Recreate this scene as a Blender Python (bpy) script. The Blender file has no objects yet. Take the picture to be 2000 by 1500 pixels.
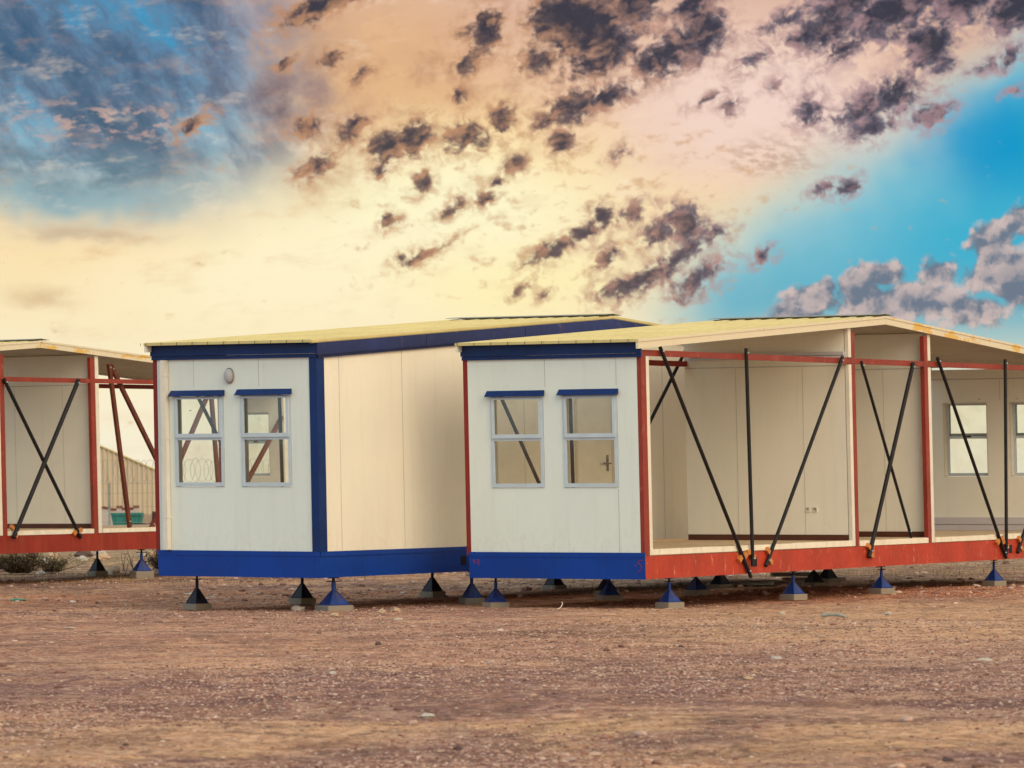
import bpy, math, random
import numpy as np
from math import sin, cos, radians, pi, atan, sqrt, atan2
from mathutils import Vector, Matrix

random.seed(7)
rng = np.random.default_rng(11)
scene = bpy.context.scene
COL = scene.collection

# ------------------------------------------------------------------ shader helpers
class NT:
    def __init__(s, tree): s.t = tree
    def n(s, typ, **kw):
        nd = s.t.nodes.new(typ)
        for k, v in kw.items(): setattr(nd, k, v)
        return nd
    def put(s, sock, v):
        if isinstance(v, bpy.types.NodeSocket): s.t.links.new(v, sock)
        elif v is not None:
            if isinstance(v, (tuple, list)) and len(v) == 3 and sock.type == 'RGBA': v = (*v, 1)
            sock.default_value = v
    def m(s, op, a, b=None, c=None, clamp=False):
        nd = s.n('ShaderNodeMath', operation=op, use_clamp=clamp)
        for i, v in enumerate((a, b, c)):
            if v is not None: s.put(nd.inputs[i], v)
        return nd.outputs[0]
    def v(s, op, a, b=None, c=None):
        nd = s.n('ShaderNodeVectorMath', operation=op)
        for i, x in enumerate((a, b, c)):
            if x is not None: s.put(nd.inputs[i], x)
        return nd.outputs['Value'] if op in ('LENGTH', 'DOT_PRODUCT', 'DISTANCE') else nd.outputs[0]
    def mix(s, f, a, b, typ='MIX', clamp=True):
        nd = s.n('ShaderNodeMix', data_type='RGBA', blend_type=typ)
        nd.clamp_factor = clamp
        s.put(nd.inputs[0], f); s.put(nd.inputs[6], a); s.put(nd.inputs[7], b)
        return nd.outputs[2]
    def noise(s, vec, scale, detail=4, rough=.55, dist=0, out='Fac', lac=2.0):
        nd = s.n('ShaderNodeTexNoise')
        s.put(nd.inputs['Vector'], vec)
        nd.inputs['Scale'].default_value = scale; nd.inputs['Detail'].default_value = detail
        nd.inputs['Roughness'].default_value = rough; nd.inputs['Distortion'].default_value = dist
        nd.inputs['Lacunarity'].default_value = lac
        return nd.outputs[out]
    def ss(s, x, a, b, o0=0., o1=1.):
        nd = s.n('ShaderNodeMapRange', interpolation_type='SMOOTHSTEP')
        for i, v in zip(range(5), (x, a, b, o0, o1)): s.put(nd.inputs[i], v)
        return nd.outputs[0]
    def ramp(s, f, stops, interp='LINEAR'):
        nd = s.n('ShaderNodeValToRGB'); cr = nd.color_ramp; cr.interpolation = interp
        while len(cr.elements) < len(stops): cr.elements.new(.5)
        for e, (p, c) in zip(cr.elements, stops): e.position = p; e.color = (*c, 1)
        s.put(nd.inputs[0], f); return nd.outputs[0]
    def xyz(s, x, y, z):
        nd = s.n('ShaderNodeCombineXYZ')
        for i, v in enumerate((x, y, z)): s.put(nd.inputs[i], v)
        return nd.outputs[0]
    def sep(s, v):
        nd = s.n('ShaderNodeSeparateXYZ'); s.put(nd.inputs[0], v); return nd.outputs
    def obj(s): return s.n('ShaderNodeTexCoord').outputs['Object']

def srgb(r, g, b):
    f = lambda c: (c/255/12.92 if c/255 <= .04045 else ((c/255+.055)/1.055)**2.4)
    return (f(r), f(g), f(b))

def newmat(name, fn, rough=.6, spec=.3, metal=0.):
    m = bpy.data.materials.new(name); m.use_nodes = True
    t = m.node_tree; b = t.nodes['Principled BSDF']; N = NT(t)
    b.inputs['Roughness'].default_value = rough
    b.inputs['Specular IOR Level'].default_value = spec
    b.inputs['Metallic'].default_value = metal
    fn(N, b)
    return m

def bump(N, b, h, strength=.3, dist=.01):
    nd = N.n('ShaderNodeBump'); nd.inputs['Strength'].default_value = strength
    nd.inputs['Distance'].default_value = dist
    N.put(nd.inputs['Height'], h); N.put(b.inputs['Normal'], nd.outputs[0])

def paint(name, col, var=.06, dirt=(.25, .2, .14), dirt_amt=.12, rough=.5, scale=3., streak=True, bumpy=.05, chips=None, chip_amt=0., splash=0.):
    def fn(N, b):
        p = N.obj()
        n1 = N.noise(p, scale, 4)
        c = N.mix(N.ss(n1, .3, .7), tuple(x*(1-var) for x in col), tuple(min(1, x*(1+var)) for x in col))
        if streak:
            q = N.v('MULTIPLY', p, (9., 9., .7)); n2 = N.noise(q, 1., 4, .6)
            c = N.mix(N.m('MULTIPLY', N.ss(n2, .5, .8), dirt_amt), c, dirt)
        n3 = N.noise(p, scale*6, 5, .65)
        c = N.mix(N.m('MULTIPLY', N.ss(n3, .55, .75), dirt_amt*.6), c, dirt)
        if chips:
            n4 = N.noise(N.v('MULTIPLY', p, (1., 1., .35)), 11, 6, .7)
            c = N.mix(N.m('MULTIPLY', N.ss(n4, .59, .66), chip_amt), c, chips)
        if splash:      # mud thrown up against the foot of the panel
            zz = N.sep(p)[2]; n5 = N.noise(N.v('MULTIPLY', p, (14., 14., 9.)), 1., 6, .7)
            k = N.m('MULTIPLY', N.ss(zz, 1.25, .66), N.ss(n5, .42, .72))
            c = N.mix(N.m('MULTIPLY', k, splash), c, (.42, .25, .15))
            n6 = N.noise(N.v('MULTIPLY', p, (2.2, 2.2, .5)), 1., 5, .6)
            c = N.mix(N.m('MULTIPLY', N.ss(n6, .5, .75), splash*.35), c, (.45, .40, .32))
        N.put(b.inputs['Base Color'], c)
        bump(N, b, N.noise(p, 2.2, 3), bumpy, .02)
        N.put(b.inputs['Roughness'], N.ss(n3, .3, .7, rough-.08, rough+.1))
    return newmat(name, fn, rough)

M = {}
M['wall'] = paint('wall_panel', (.73, .80, .755), .025, (.4, .33, .24), .12, .45, .8, splash=.14, bumpy=.15)  # panel paint with the cool skylight of the front put into its colour
M['wall_warmlit'] = paint('wall_panel_warmlit', (.83, .80, .68), .03, (.42, .33, .22), .12, .5, .7, splash=.14, bumpy=.15)  # same panel paint, warm light on the long side put into its colour
M['inner'] = paint('partition_panel', (.80, .79, .70), .03, (.4, .34, .26), .12, .55, .8)
M['blue'] = paint('blue_paint', (.0, .040, .29), .12, (.0, .02, .10), .2, .45, 1.5)
M['blue_dark'] = paint('blue_fascia', (.002, .024, .13), .15, (.02, .02, .06), .35, .45, 1.5)
M['red_post'] = paint('red_oxide_steel', (.26, .036, .022), .12, (.1, .03, .02), .35, .5, 2., chips=(.5, .3, .2), chip_amt=.2)
M['red_shaded'] = paint('shaded_red_beam', (.27, .022, .010), .14, (.4, .2, .08), .25, .5, 2.)  # red oxide darkened: the far left cabin's shade put into the colour
M['rusty'] = paint('rusty_brace', (.12, .028, .016), .25, (.2, .08, .03), .4, .6, 6.)
M['blue_sheen'] = paint('sheen_blue_fascia', (.012, .024, .12), .25, (.22, .15, .17), .55, .4, .5, streak=False)  # mauve mottling puts a sky reflection into the blue
M['red'] = paint('red_oxide', (.42, .042, .018), .14, (.16, .03, .02), .35, .5, 2., chips=(.66, .38, .24), chip_amt=.55)
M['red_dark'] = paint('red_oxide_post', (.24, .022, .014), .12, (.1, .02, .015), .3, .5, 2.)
M['white'] = paint('white_trim', (.74, .71, .62), .05, (.4, .3, .2), .3, .5, 4.)
M['sill'] = paint('floor_panel_edge', (.80, .76, .64), .06, (.3, .22, .14), .35, .6, 6.)
M['roof'] = paint('cream_roof_sheet', (.61, .52, .235), .08, (.36, .29, .13), .35, .42, 1.2)
M['rake'] = None
M['soffit'] = paint('soffit_sheet', (.46, .43, .36), .08, (.2, .16, .12), .3, .6, 2.)
M['steel'] = paint('dark_steel_tube', (.011, .010, .013), .3, (.04, .02, .012), .3, .62, 6.)
M['floor'] = paint('plywood_floor', (.50, .36, .22), .12, (.3, .2, .12), .4, .5, 3.)
M['skirt'] = paint('brown_skirting', (.09, .032, .02), .12, (.05, .03, .02), .2, .4, 3.)
M['alu'] = paint('pale_window_frame', (.50, .59, .66), .04, (.3, .28, .26), .12, .35, 5., False)
M['alu_in'] = paint('window_liner', (.66, .62, .52), .04, (.3, .28, .26), .12, .5, 5., False)
M['lilac'] = paint('cable_trunking', (.52, .50, .54), .04, (.3, .28, .26), .12, .4, 5.)
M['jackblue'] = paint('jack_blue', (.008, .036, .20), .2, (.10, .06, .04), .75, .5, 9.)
M['jackshaded'] = paint('jack_blue_shaded', (.012, .014, .03), .2, (.06, .045, .03), .5, .5, 9.)  # jack blue darkened to near black, shade under the cabins painted in
M['block'] = paint('timber_block', (.55, .21, .06), .15, (.35, .14, .04), .5, .6, 20.)
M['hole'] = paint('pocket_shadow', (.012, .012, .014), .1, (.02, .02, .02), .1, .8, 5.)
M['seam'] = paint('joint_strip', (.50, .51, .48), .1, (.2, .2, .18), .3, .6, 5.)
M['handle'] = paint('brushed_handle', (.16, .14, .12), .1, (.1, .1, .1), .2, .3, 5.)
M['grey'] = paint('grey_flashing', (.26, .27, .25), .15, (.1, .1, .09), .4, .5, 5.)
M['lamp'] = paint('lamp_lens', (.42, .43, .45), .05, (.2, .2, .2), .2, .25, 12., False)
M['scrawl'] = paint('red_marker', (.35, .02, .03), .1, (.2, .02, .03), .2, .6, 5.)

def f_rake(N, b):
    p = N.obj()
    n = N.noise(N.v('MULTIPLY', p, (1.3, 1.3, 5.)), 1.4, 3, .5)
    n2 = N.noise(p, 14, 6, .7)
    side = N.ss(N.sep(p)[0], 5.9, 7.2)
    f = N.m('ADD', n, N.m('MULTIPLY', N.m('SUBTRACT', n2, .5), .35))
    thr = N.m('SUBTRACT', .70, N.m('MULTIPLY', side, .17))
    k = N.m('MULTIPLY', N.m('SUBTRACT', f, thr), 14., clamp=True)
    c = N.mix(k, (.72, .66, .50), (.72, .47, .13))
    c = N.mix(N.m('MULTIPLY', N.ss(n2, .6, .72), .6), c, (.42, .2, .06))
    N.put(b.inputs['Base Color'], c)
M['rake'] = newmat('rake_channel', f_rake, .5)

def f_conc(N, b):
    p = N.obj(); n = N.noise(p, 30, 6, .7)
    N.put(b.inputs['Base Color'], N.mix(n, (.17, .15, .12), (.40, .34, .27)))
    bump(N, b, n, .4, .004)
M['conc'] = newmat('concrete', f_conc, .9)

def f_glass(N, b):
    t = N.t; out = [n for n in t.nodes if n.type == 'OUTPUT_MATERIAL'][0]
    tr = N.n('ShaderNodeBsdfTransparent'); N.put(tr.inputs[0], N.mix(N.noise(N.obj(), 1.2, 2), (.93, .95, .91), (.96, .96, .92)))
    gl = N.n('ShaderNodeBsdfGlossy'); gl.inputs['Roughness'].default_value = .04
    N.put(gl.inputs['Color'], (.9, .92, .95))
    fr = N.n('ShaderNodeFresnel'); fr.inputs['IOR'].default_value = 1.5
    d = N.n('ShaderNodeBsdfDiffuse'); N.put(d.inputs[0], (.5, .45, .36))
    mx = N.n('ShaderNodeMixShader'); N.put(mx.inputs[0], fr.outputs[0]); N.put(mx.inputs[1], tr.outputs[0]); N.put(mx.inputs[2], gl.outputs[0])
    m2 = N.n('ShaderNodeMixShader')
    N.put(m2.inputs[0], N.ss(N.noise(N.obj(), 2.5, 5, .6), .35, .8, .01, .09)); N.put(m2.inputs[1], mx.outputs[0]); N.put(m2.inputs[2], d.outputs[0])
    t.links.new(m2.outputs[0], out.inputs[0])
M['glass'] = newmat('window_glass', f_glass)

# ------------------------------------------------------------------ mesh helpers
class MB:
    def __init__(s): s.v = []; s.f = []
    def quad(s, *p):
        i = len(s.v); s.v += [tuple(q) for q in p]; s.f.append(tuple(range(i, i+len(p))))
    def hexa(s, p):      # p: 8 corners, bottom 4 ccw, top 4 ccw
        i = len(s.v); s.v += [tuple(q) for q in p]
        for f in ((3, 2, 1, 0), (4, 5, 6, 7), (0, 1, 5, 4), (1, 2, 6, 5), (2, 3, 7, 6), (3, 0, 4, 7)):
            s.f.append(tuple(i+k for k in f))
    def box(s, x0, x1, y0, y1, z0, z1):
        if x0 > x1: x0, x1 = x1, x0
        if y0 > y1: y0, y1 = y1, y0
        if z0 > z1: z0, z1 = z1, z0
        s.hexa([(x0, y0, z0), (x1, y0, z0), (x1, y1, z0), (x0, y1, z0), (x0, y0, z1), (x1, y0, z1), (x1, y1, z1), (x0, y1, z1)])
        return s
    def slope(s, x0, x1, y0, y1, zb, zt):   # zb, zt functions of x (or numbers)
        B = zb if callable(zb) else (lambda x: zb); T = zt if callable(zt) else (lambda x: zt)
        s.hexa([(x0, y0, B(x0)), (x1, y0, B(x1)), (x1, y1, B(x1)), (x0, y1, B(x0)), (x0, y0, T(x0)), (x1, y0, T(x1)), (x1, y1, T(x1)), (x0, y1, T(x0))])
        return s
    def tube(s, a, b, r, n=12, r2=None, caps=True, ref=(0, 0, 1)):
        a = Vector(a); b = Vector(b); d = (b-a).normalized()
        q = Vector(ref); q = Vector((1, 0, 0)) if abs(d.dot(q)) > .95 else q
        x = d.cross(q).normalized(); y = d.cross(x); r2 = r if r2 is None else r2
        i = len(s.v)
        for c, rr in ((a, r), (b, r2)):
            for k in range(n):
                t = 2*pi*k/n; s.v.append(tuple(c+x*cos(t)*rr+y*sin(t)*rr))
        for k in range(n):
            s.f.append((i+k, i+(k+1) % n, i+n+(k+1) % n, i+n+k))
        if caps: s.f.append(tuple(i+k for k in reversed(range(n)))); s.f.append(tuple(i+n+k for k in range(n)))
        return s
    def path(s, pts, r, n=6):
        for a, b in zip(pts[:-1], pts[1:]): s.tube(a, b, r, n, caps=True)
        return s
    def bar(s, a, b, w, h, side=(0, 1, 0)):   # rectangular section w along 'side', h across
        a = Vector(a); b = Vector(b); d = (b-a).normalized(); y = Vector(side); x = d.cross(y).normalized()
        P = []
        for c in (a, b):
            P += [c-x*h/2-y*w/2, c+x*h/2-y*w/2, c+x*h/2+y*w/2, c-x*h/2+y*w/2]
        s.hexa(P); return s
    def grid_wall(s, a0, a1, z0, z1, holes, t0, t1, axis):
        # wall in plane axis=const from t0 (outer) to t1; a = other horizontal axis; holes (a0,a1,z0,z1)
        A = sorted({a0, a1} | {h[0] for h in holes} | {h[1] for h in holes}); Z = sorted({z0, z1} | {h[2] for h in holes} | {h[3] for h in holes})
        solid = lambda i, j: 0 <= i < len(A)-1 and 0 <= j < len(Z)-1 and not any(h[0] <= (A[i]+A[i+1])/2 <= h[1] and h[2] <= (Z[j]+Z[j+1])/2 <= h[3] for h in holes)
        P = (lambda t, a, z: (t, a, z)) if axis == 'x' else (lambda t, a, z: (a, t, z))
        for i in range(len(A)-1):
            for j in range(len(Z)-1):
                if not solid(i, j): continue
                for t in (t0, t1): s.quad(P(t, A[i], Z[j]), P(t, A[i+1], Z[j]), P(t, A[i+1], Z[j+1]), P(t, A[i], Z[j+1]))
                if not solid(i-1, j): s.quad(P(t0, A[i], Z[j]), P(t1, A[i], Z[j]), P(t1, A[i], Z[j+1]), P(t0, A[i], Z[j+1]))
                if not solid(i+1, j): s.quad(P(t0, A[i+1], Z[j]), P(t1, A[i+1], Z[j]), P(t1, A[i+1], Z[j+1]), P(t0, A[i+1], Z[j+1]))
                if not solid(i, j-1): s.quad(P(t0, A[i], Z[j]), P(t1, A[i], Z[j]), P(t1, A[i+1], Z[j]), P(t0, A[i+1], Z[j]))
                if not solid(i, j+1): s.quad(P(t0, A[i], Z[j+1]), P(t1, A[i], Z[j+1]), P(t1, A[i+1], Z[j+1]), P(t0, A[i+1], Z[j+1]))
        return s
    def build(s, name, mat, parent=None, warp=None, smooth=False, label=None):
        me = bpy.data.meshes.new(name)
        vs = [warp(*q) for q in s.v] if warp else s.v
        me.from_pydata(vs, [], s.f); me.validate(); me.update()
        import bmesh
        bm = bmesh.new(); bm.from_mesh(me); bmesh.ops.recalc_face_normals(bm, faces=bm.faces); bm.to_mesh(me); bm.free()
        me.materials.append(mat)
        if smooth:
            for p in me.polygons: p.use_smooth = True
        o = bpy.data.objects.new(name, me); COL.objects.link(o)
        if parent: o.parent = parent
        if label: o['label'] = label
        return o

def tag(o, label, cat, group=None, kind=None):
    if label: o['label'] = label
    if cat: o['category'] = cat
    if group: o['group'] = group
    if kind: o['kind'] = kind
    return o

def empty(name, loc, rz=0.):
    o = bpy.data.objects.new(name, None); COL.objects.link(o); o.location = loc; o.rotation_euler = (0, 0, rz)
    o.empty_display_size = .3
    return o

# ------------------------------------------------------------------ cabins (transportable units)
W = 2.514; U1 = 5.865; U2 = 8.327; UR = 6.932; UE = 13.864
ZB = .368; ZT = .655; ZF = .735; ZEAVE = 3.3166; ZRIDGE = 3.787
K0 = .0163
def roofz(u):
    s = (ZRIDGE-ZEAVE)/(UR+.099)
    return ZEAVE+(u+.099)*s if u <= UR else ZRIDGE-(u-UR)*s

class Cabin:
    def __init__(s, name, x, y, ang, tilt, dz, k, label):
        s.a = radians(ang); s.tilt = tilt; s.dz = dz; s.k = k
        s.root = empty(name, (x, y, 0), s.a)
        tag(s.root, label, 'prefab cabin', 'transportable cabins standing on jacks')
    def w(s, u, v, z):    # the frame stands a little out of plumb
        z = z+s.dz; zz = z+v*s.tilt; d = s.k*z+K0*zz
        return (u-d*cos(s.a), v+d*sin(s.a), zz)
    def P(s, mb, name, mat, parent=None, label=None, smooth=False):
        if name in ('joint_strip', 'pipe_strap', 'post_trim', 'top_rail', 'trunking', 'eave_clip') and len(mb.v) > 8:   # each piece a part of its own
            for i in range(0, len(mb.v), 8):
                q = MB(); q.v = mb.v[i:i+8]; q.f = [tuple(k-i for k in f) for f in mb.f[i//8*6:i//8*6+6]]
                o = q.build(name, M[mat], parent or s.root, s.w, smooth, label)
            return o
        return mb.build(name, M[mat], parent or s.root, s.w, smooth, label)
    def world(s, u, v):
        return (s.root.location.x+u*cos(s.a)-v*sin(s.a), s.root.location.y+u*sin(s.a)+v*cos(s.a))

    def window(s, v0, v1, z0, z1, u, out, hood=True):
        # out=-1: outside is towards -u (front wall); +1: outside towards +u (rear wall)
        o = out
        fr = MB(); b = .042
        X = lambda t: u+o*t
        fr.box(X(-.03), X(.012), v0, v0+b, z0, z1).box(X(-.03), X(.012), v1-b, v1, z0, z1)
        fr.box(X(-.03), X(.012), v0+b, v1-b, z0, z0+b+.008).box(X(-.03), X(.012), v0+b, v1-b, z1-b*.7, z1)
        zm = z0+(z1-z0)*.535
        fr.box(X(-.03), X(.012), v0+b, v1-b, zm-.024, zm+.016)
        win = s.P(fr, 'window', 'alu')
        sa = MB(); c = .038; a0 = v0+b*.45; a1 = v1-b*.45; y0 = zm+.008; y1 = z1-.012
        sa.box(X(.012), X(.03), a0, a0+c, y0, y1).box(X(.012), X(.03), a1-c, a1, y0, y1).box(X(.012), X(.03), a0+c, a1-c, y0, y0+c+.012).box(X(.012), X(.03), a0+c, a1-c, y1-c*.6, y1)
        s.P(sa, 'sash', 'alu', win)
        for (q0, q1, w0, w1) in ((v0+b*.9, v1-b*.9, z0+b, zm-.02), (v0+b*.9, v1-b*.9, zm+.012, z1-.025)):
            g = MB(); g.box(X(-.012), X(-.007), q0, q1, w0, w1); s.P(g, 'pane', 'glass', win)
        if hood:
            h = MB(); e0 = v0-.03; e1 = v1+.05; A = (X(.012), z1+.078); B = (X(.075), z1+.006); C = (X(.012), z1+.006)
            h.hexa([(A[0], e0, A[1]-.006), (B[0], e0, B[1]-.004), (B[0], e1, B[1]-.004), (A[0], e1, A[1]-.006), (A[0], e0, A[1]), (B[0]+o*.004, e0, B[1]), (B[0]+o*.004, e1, B[1]), (A[0], e1, A[1])])
            for e in (e0, e1):
                q = .0015 if e == e0 else -.0015
                h.hexa([(A[0], e, A[1]-.008), (B[0], e, B[1]-.006), (C[0], e, C[1]), (C[0], e+q, C[1]), (A[0], e+q, A[1]-.008), (B[0], e+q, B[1]-.006), (C[0], e+q, C[1]+.001), (C[0], e+q, C[1]+.002)][:8])
            s.P(h, 'window_hood', 'blue_dark', win)
        # catch on the transom
        k = MB(); k.box(X(-.05), X(-.031), (v0+v1)/2-.05, (v0+v1)/2+.03, zm+.0, zm+.02); s.P(k, 'catch', 'steel', win)
        # inner liner of the opening
        ln = MB(); i0 = X(-.031); i1 = X(-.125)
        ln.box(i0, i1, v0-.0, v0+.012, z0, z1).box(i0, i1, v1-.012, v1, z0, z1).box(i0, i1, v0+.012, v1-.012, z0, z0+.012).box(i0, i1, v0+.012, v1-.012, z1-.012, z1)
        s.P(ln, 'liner', 'alu_in', win)
        return win

    def build(s, side_closed=False, far_closed=False, base='red', front_post='red_dark', rear_gap=False):
        C = s
        # base frame: a channel on each side
        m = MB(); m.box(.0, UE, 0, .06, ZB, ZT-.004)
        m.box(.0, UE, -.002, .0, ZB, ZB+.012)
        long = C.P(m, 'base_beam', base, label=('blue base beam' if base == 'blue' else 'deep red base beam' if base == 'red_shaded' else 'bright red base beam with scratches'))
        m = MB(); m.box(0., UE, W-.06, W, ZB, ZT-.004); C.P(m, 'base_beam', 'red_shaded', label='far side red base beam')
        m = MB(); m.box(-.006, -.0005, -.004, W+.012, ZB-.002, ZT-.02).box(-.012, -.0005, -.006, W+.012, ZT-.02, ZT+.038)
        C.P(m, 'base_beam', 'blue', label='blue front base beam')
        m = MB(); m.box(UE+.001, UE+.008, 0, W, ZB, ZT+.03); C.P(m, 'base_beam', 'blue')
        m = MB()
        for u in np.arange(.02, UE, 1.15): m.box(u, u+.05, .062, W-.062, ZB+.1, ZT-.008)
        C.P(m, 'floor_joists', 'red_dark')
        if base == 'blue':
            m = MB(); m.box(.01, UE, -.012, -.0025, ZT-.02, ZT+.038); C.P(m, 'flashing', 'blue')
        # floor
        m = MB(); m.box(.12, UE-.12, .012, W-.012, ZT, ZF-.012); C.P(m, 'floor_panel', 'sill', label='white edged floor panel')
        m = MB(); m.box(.12, UE-.12, .03, W-.03, ZF-.011, ZF); C.P(m, 'flooring', 'floor')
        m = MB(); m.box(.14, 5.8, W-.028, W-.003, ZF-.011, ZF+.022); C.P(m, 'floor_lip', 'floor')
        if not side_closed:
            m = MB()
            for a, b in ((.15, 1.9), (1.905, 4.02), (4.025, 5.83), (6.07, 8.26), (8.49, 10.3), (10.305, 12.1), (12.105, 13.7)):
                m.box(a, b, -.006, .011, ZT+.006+.004*sin(a*7), ZF+.004*sin(a*5)-.002)
            C.P(m, 'floor_edge', 'sill')
        # posts
        HP = 3.59
        def post(u0, u1, v0, v1, z0, z1, mat, label=None):
            q = MB(); q.box(u0, u1, v0, v1, z0, z1); return C.P(q, 'post', mat, label=label)
        if side_closed:
            q = MB(); q.box(-.014, .15, -.014, .10, ZT+.04, 3.15); C.P(q, 'post', 'blue_dark', label='blue corner post')
        else:
            post(0, .13, 0, .058, ZT-.003, 3.2, 'red_post')
            q = MB(); q.box(.135, .215, .004, .06, ZT+.004, 3.12); C.P(q, 'post_trim', 'white')
            for u0 in (5.935, 8.265):
                post(u0, u0+.115, 0, .06, ZT-.003, HP-.03 if u0 < 7 else HP-.04, 'red_post')
            if not rear_gap: post(UE-.13, UE, 0, .058, ZT-.003, 3.2, 'red_post')
            for u0, u1 in ((5.845, 5.93), (8.385, 8.475)):
                q = MB(); q.box(u0, u1, -.002, .05, ZT+.006, 3.115).box(u0, u1, -.002, .05, 3.21, roofz(u0)-.1)
                C.P(q, 'post_trim', 'white')
            q = MB(); q.box(.13, 5.93, .002, .05, 3.125, 3.2).box(6.055, 8.26, .002, .05, 3.125, 3.2).box(8.385, UE-.13, .002, .05, 3.125, 3.2)
            C.P(q, 'top_rail', 'red_post')
        # far side
        post(-.002, .13, W-.02, W+.045, ZT-.003, 3.2, front_post)
        for u0 in (5.935, 8.265): post(u0, u0+.115, W-.06, W, ZT-.003, HP-.03, 'red_dark')
        if not rear_gap: post(UE-.13, UE, W-.06, W, ZT-.003, 3.2, 'red_dark')
        q = MB(); q.box(.14, 5.93, W-.05, W-.002, 3.125, 3.2).box(6.055, 8.26, W-.05, W-.002, 3.125, 3.2).box(8.385, UE-.135, W-.05, W-.002, 3.125, 3.2)
        C.P(q, 'top_rail', 'red_dark')
        # front wall with two windows
        WN = [(1.445, 2.225, 1.50, 2.645), (.40, 1.175, 1.50, 2.65)] if side_closed else [(1.40, 2.165, 1.50, 2.645), (.345, 1.12, 1.50, 2.65)]
        m = MB(); m.grid_wall(.10 if side_closed else .058, W-.02, ZT+.04, 3.11, WN, 0., .125, 'x')
        C.P(m, 'front_wall', 'wall')
        for w_ in WN: C.window(w_[0]+.004, w_[1]-.004, w_[2]+.004, w_[3]-.004, 0, -1)
        m = MB()
        for v, za, zb in (((.888, 2.76, 3.105), (1.911, 2.76, 3.105)) if side_closed else ((.352, 2.76, 3.105), (.352, .7, 1.48), (1.37, 2.76, 3.105))):
            m.box(-.0025, -.0003, v-.004, v+.004, za, zb)
        C.P(m, 'joint_strip', 'seam')
        # eave fascia
        m = MB(); m.box(-.05, -.02, -.028, W+.05, 3.157, 3.292).box(-.03, -.003, -.02, W+.045, 3.108, 3.156)
        C.P(m, 'fascia', 'blue_dark', label='dark blue front fascia')
        # rear wall
        WR = [(1.50, 2.24, 1.56, 2.69), (.38, 1.13, 1.56, 2.69)]
        rv1 = 1.40 if rear_gap else W-.005
        if rear_gap: WR = WR[1:]
        m = MB(); m.grid_wall(.06, rv1, ZT+.04, 3.2, WR, UE, UE-.13, 'x')
        C.P(m, 'rear_wall', 'inner')
        if rear_gap:
            q = MB(); q.box(UE-.14, UE+.01, 1.402, 1.49, ZT, 3.2); C.P(q, 'post', 'red_dark')
        for w_ in WR: C.window(w_[0]+.004, w_[1]-.004, w_[2]+.004, w_[3]-.004, UE, +1)
        m = MB(); m.box(UE-.16, UE-.131, .07, rv1-.02, ZF+.002, ZF+.085).box(UE-.165, UE-.131, .07, rv1-.02, ZF+.095, ZF+.2)
        C.P(m, 'trunking', 'lilac')
        m = MB(); m.box(UE-.134, UE-.1305, .06, rv1, 3.045, 3.06)
        for v in (1.28,): m.box(UE-.133, UE-.1305, v-.004, v+.004, 2.72, 3.04)
        for v in (2.1, 1.62, 1.0): m.box(UE-.14, UE-.131, v-.02, v+.02, 2.735, 2.75)
        C.P(m, 'joint_strip', 'seam')
        # partitions
        for (a, b, face) in ((5.848, 5.925, -1), (8.39, 8.468, -1)):
            m = MB(); m.slope(a, b, .062, W-.004, ZF+.001, lambda u: roofz(u)-.10)
            pw = C.P(m, 'partition_wall', 'inner')
            m = MB(); m.box(a-.014, a-.0005, .055, W-.01, ZF+.002, ZF+.078); C.P(m, 'skirting', 'skirt', pw)
            m = MB(); m.box(a-.004, a-.0008, .055, W-.006, 3.095, 3.108)
            for v in (.7, 1.72): m.box(a-.003, a-.0008, v-.003, v+.003, ZF+.08, 3.09)
            C.P(m, 'joint_strip', 'seam', pw)
            if a < 6:
                m = MB(); m.box(a-.05, a-.001, .05, W-.1, 3.205, 3.235).box(a-.05, a-.001, .05, W-.1, 3.245, 3.29)
                C.P(m, 'trunking', 'lilac', pw)
                for v in (.655, .555):
                    m = MB(); m.box(a-.012, a-.001, v-.035, v+.035, 1.12, 1.19)
                    so = C.P(m, 'socket', 'white', pw)
                    m2 = MB(); m2.box(a-.0145, a-.0125, v-.01, v+.02, 1.145, 1.178)
                    if v < .6: m2.box(a-.0145, a-.0125, v-.028, v-.012, 1.128, 1.18)
                    m2.v and C.P(m2, 'socket_holes', 'grey', pw)
        # long side
        if side_closed:
            m = MB(); m.slope(.15, UR, 0, .06, ZT+.04, lambda u: roofz(u)-.20).slope(UR, UE-.02, 0, .06, ZT+.04, lambda u: roofz(u)-.20)
            C.P(m, 'side_wall', 'wall_warmlit')
            m = MB()
            for u in (.482, 1.868, 3.30, 4.72, 8.3, 9.7, 11.1, 12.5): m.box(u-.005, u+.005, -.0025, -.0004, ZT+.05, roofz(u)-.2)
            C.P(m, 'joint_strip', 'seam')
            m = MB(); m.box(6.02, 6.90, -.008, -.0008, ZF+.01, 2.70)
            dr = C.P(m, 'door', 'wall_warmlit')
            m = MB(); m.box(5.97, 6.02, -.02, -.0008, ZF, 2.75).box(6.90, 6.95, -.02, -.0008, ZF, 2.75).box(6.02, 6.90, -.02, -.0008, 2.70, 2.75); C.P(m, 'door_frame', 'alu_in', dr)
            m = MB(); m.box(6.76, 6.81, -.018, -.0085, 1.66, 1.88).box(6.60, 6.80, -.07, -.055, 1.755, 1.775).box(6.775, 6.795, -.056, -.018, 1.755, 1.775); C.P(m, 'handle', 'handle', dr)
            m = MB()
            m.slope(-.05, UR, -.062, -.035, lambda u: roofz(u)-.185, lambda u: roofz(u)-.032)
            m.slope(UR, UE+.08, -.062, -.035, lambda u: roofz(u)-.185, lambda u: roofz(u)-.032)
            m.slope(-.0, UR, -.035, -.008, lambda u: roofz(u)-.225+.006*u*(u < 3.5)+.02*(u >= 3.5), lambda u: roofz(u)-.186)
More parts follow.
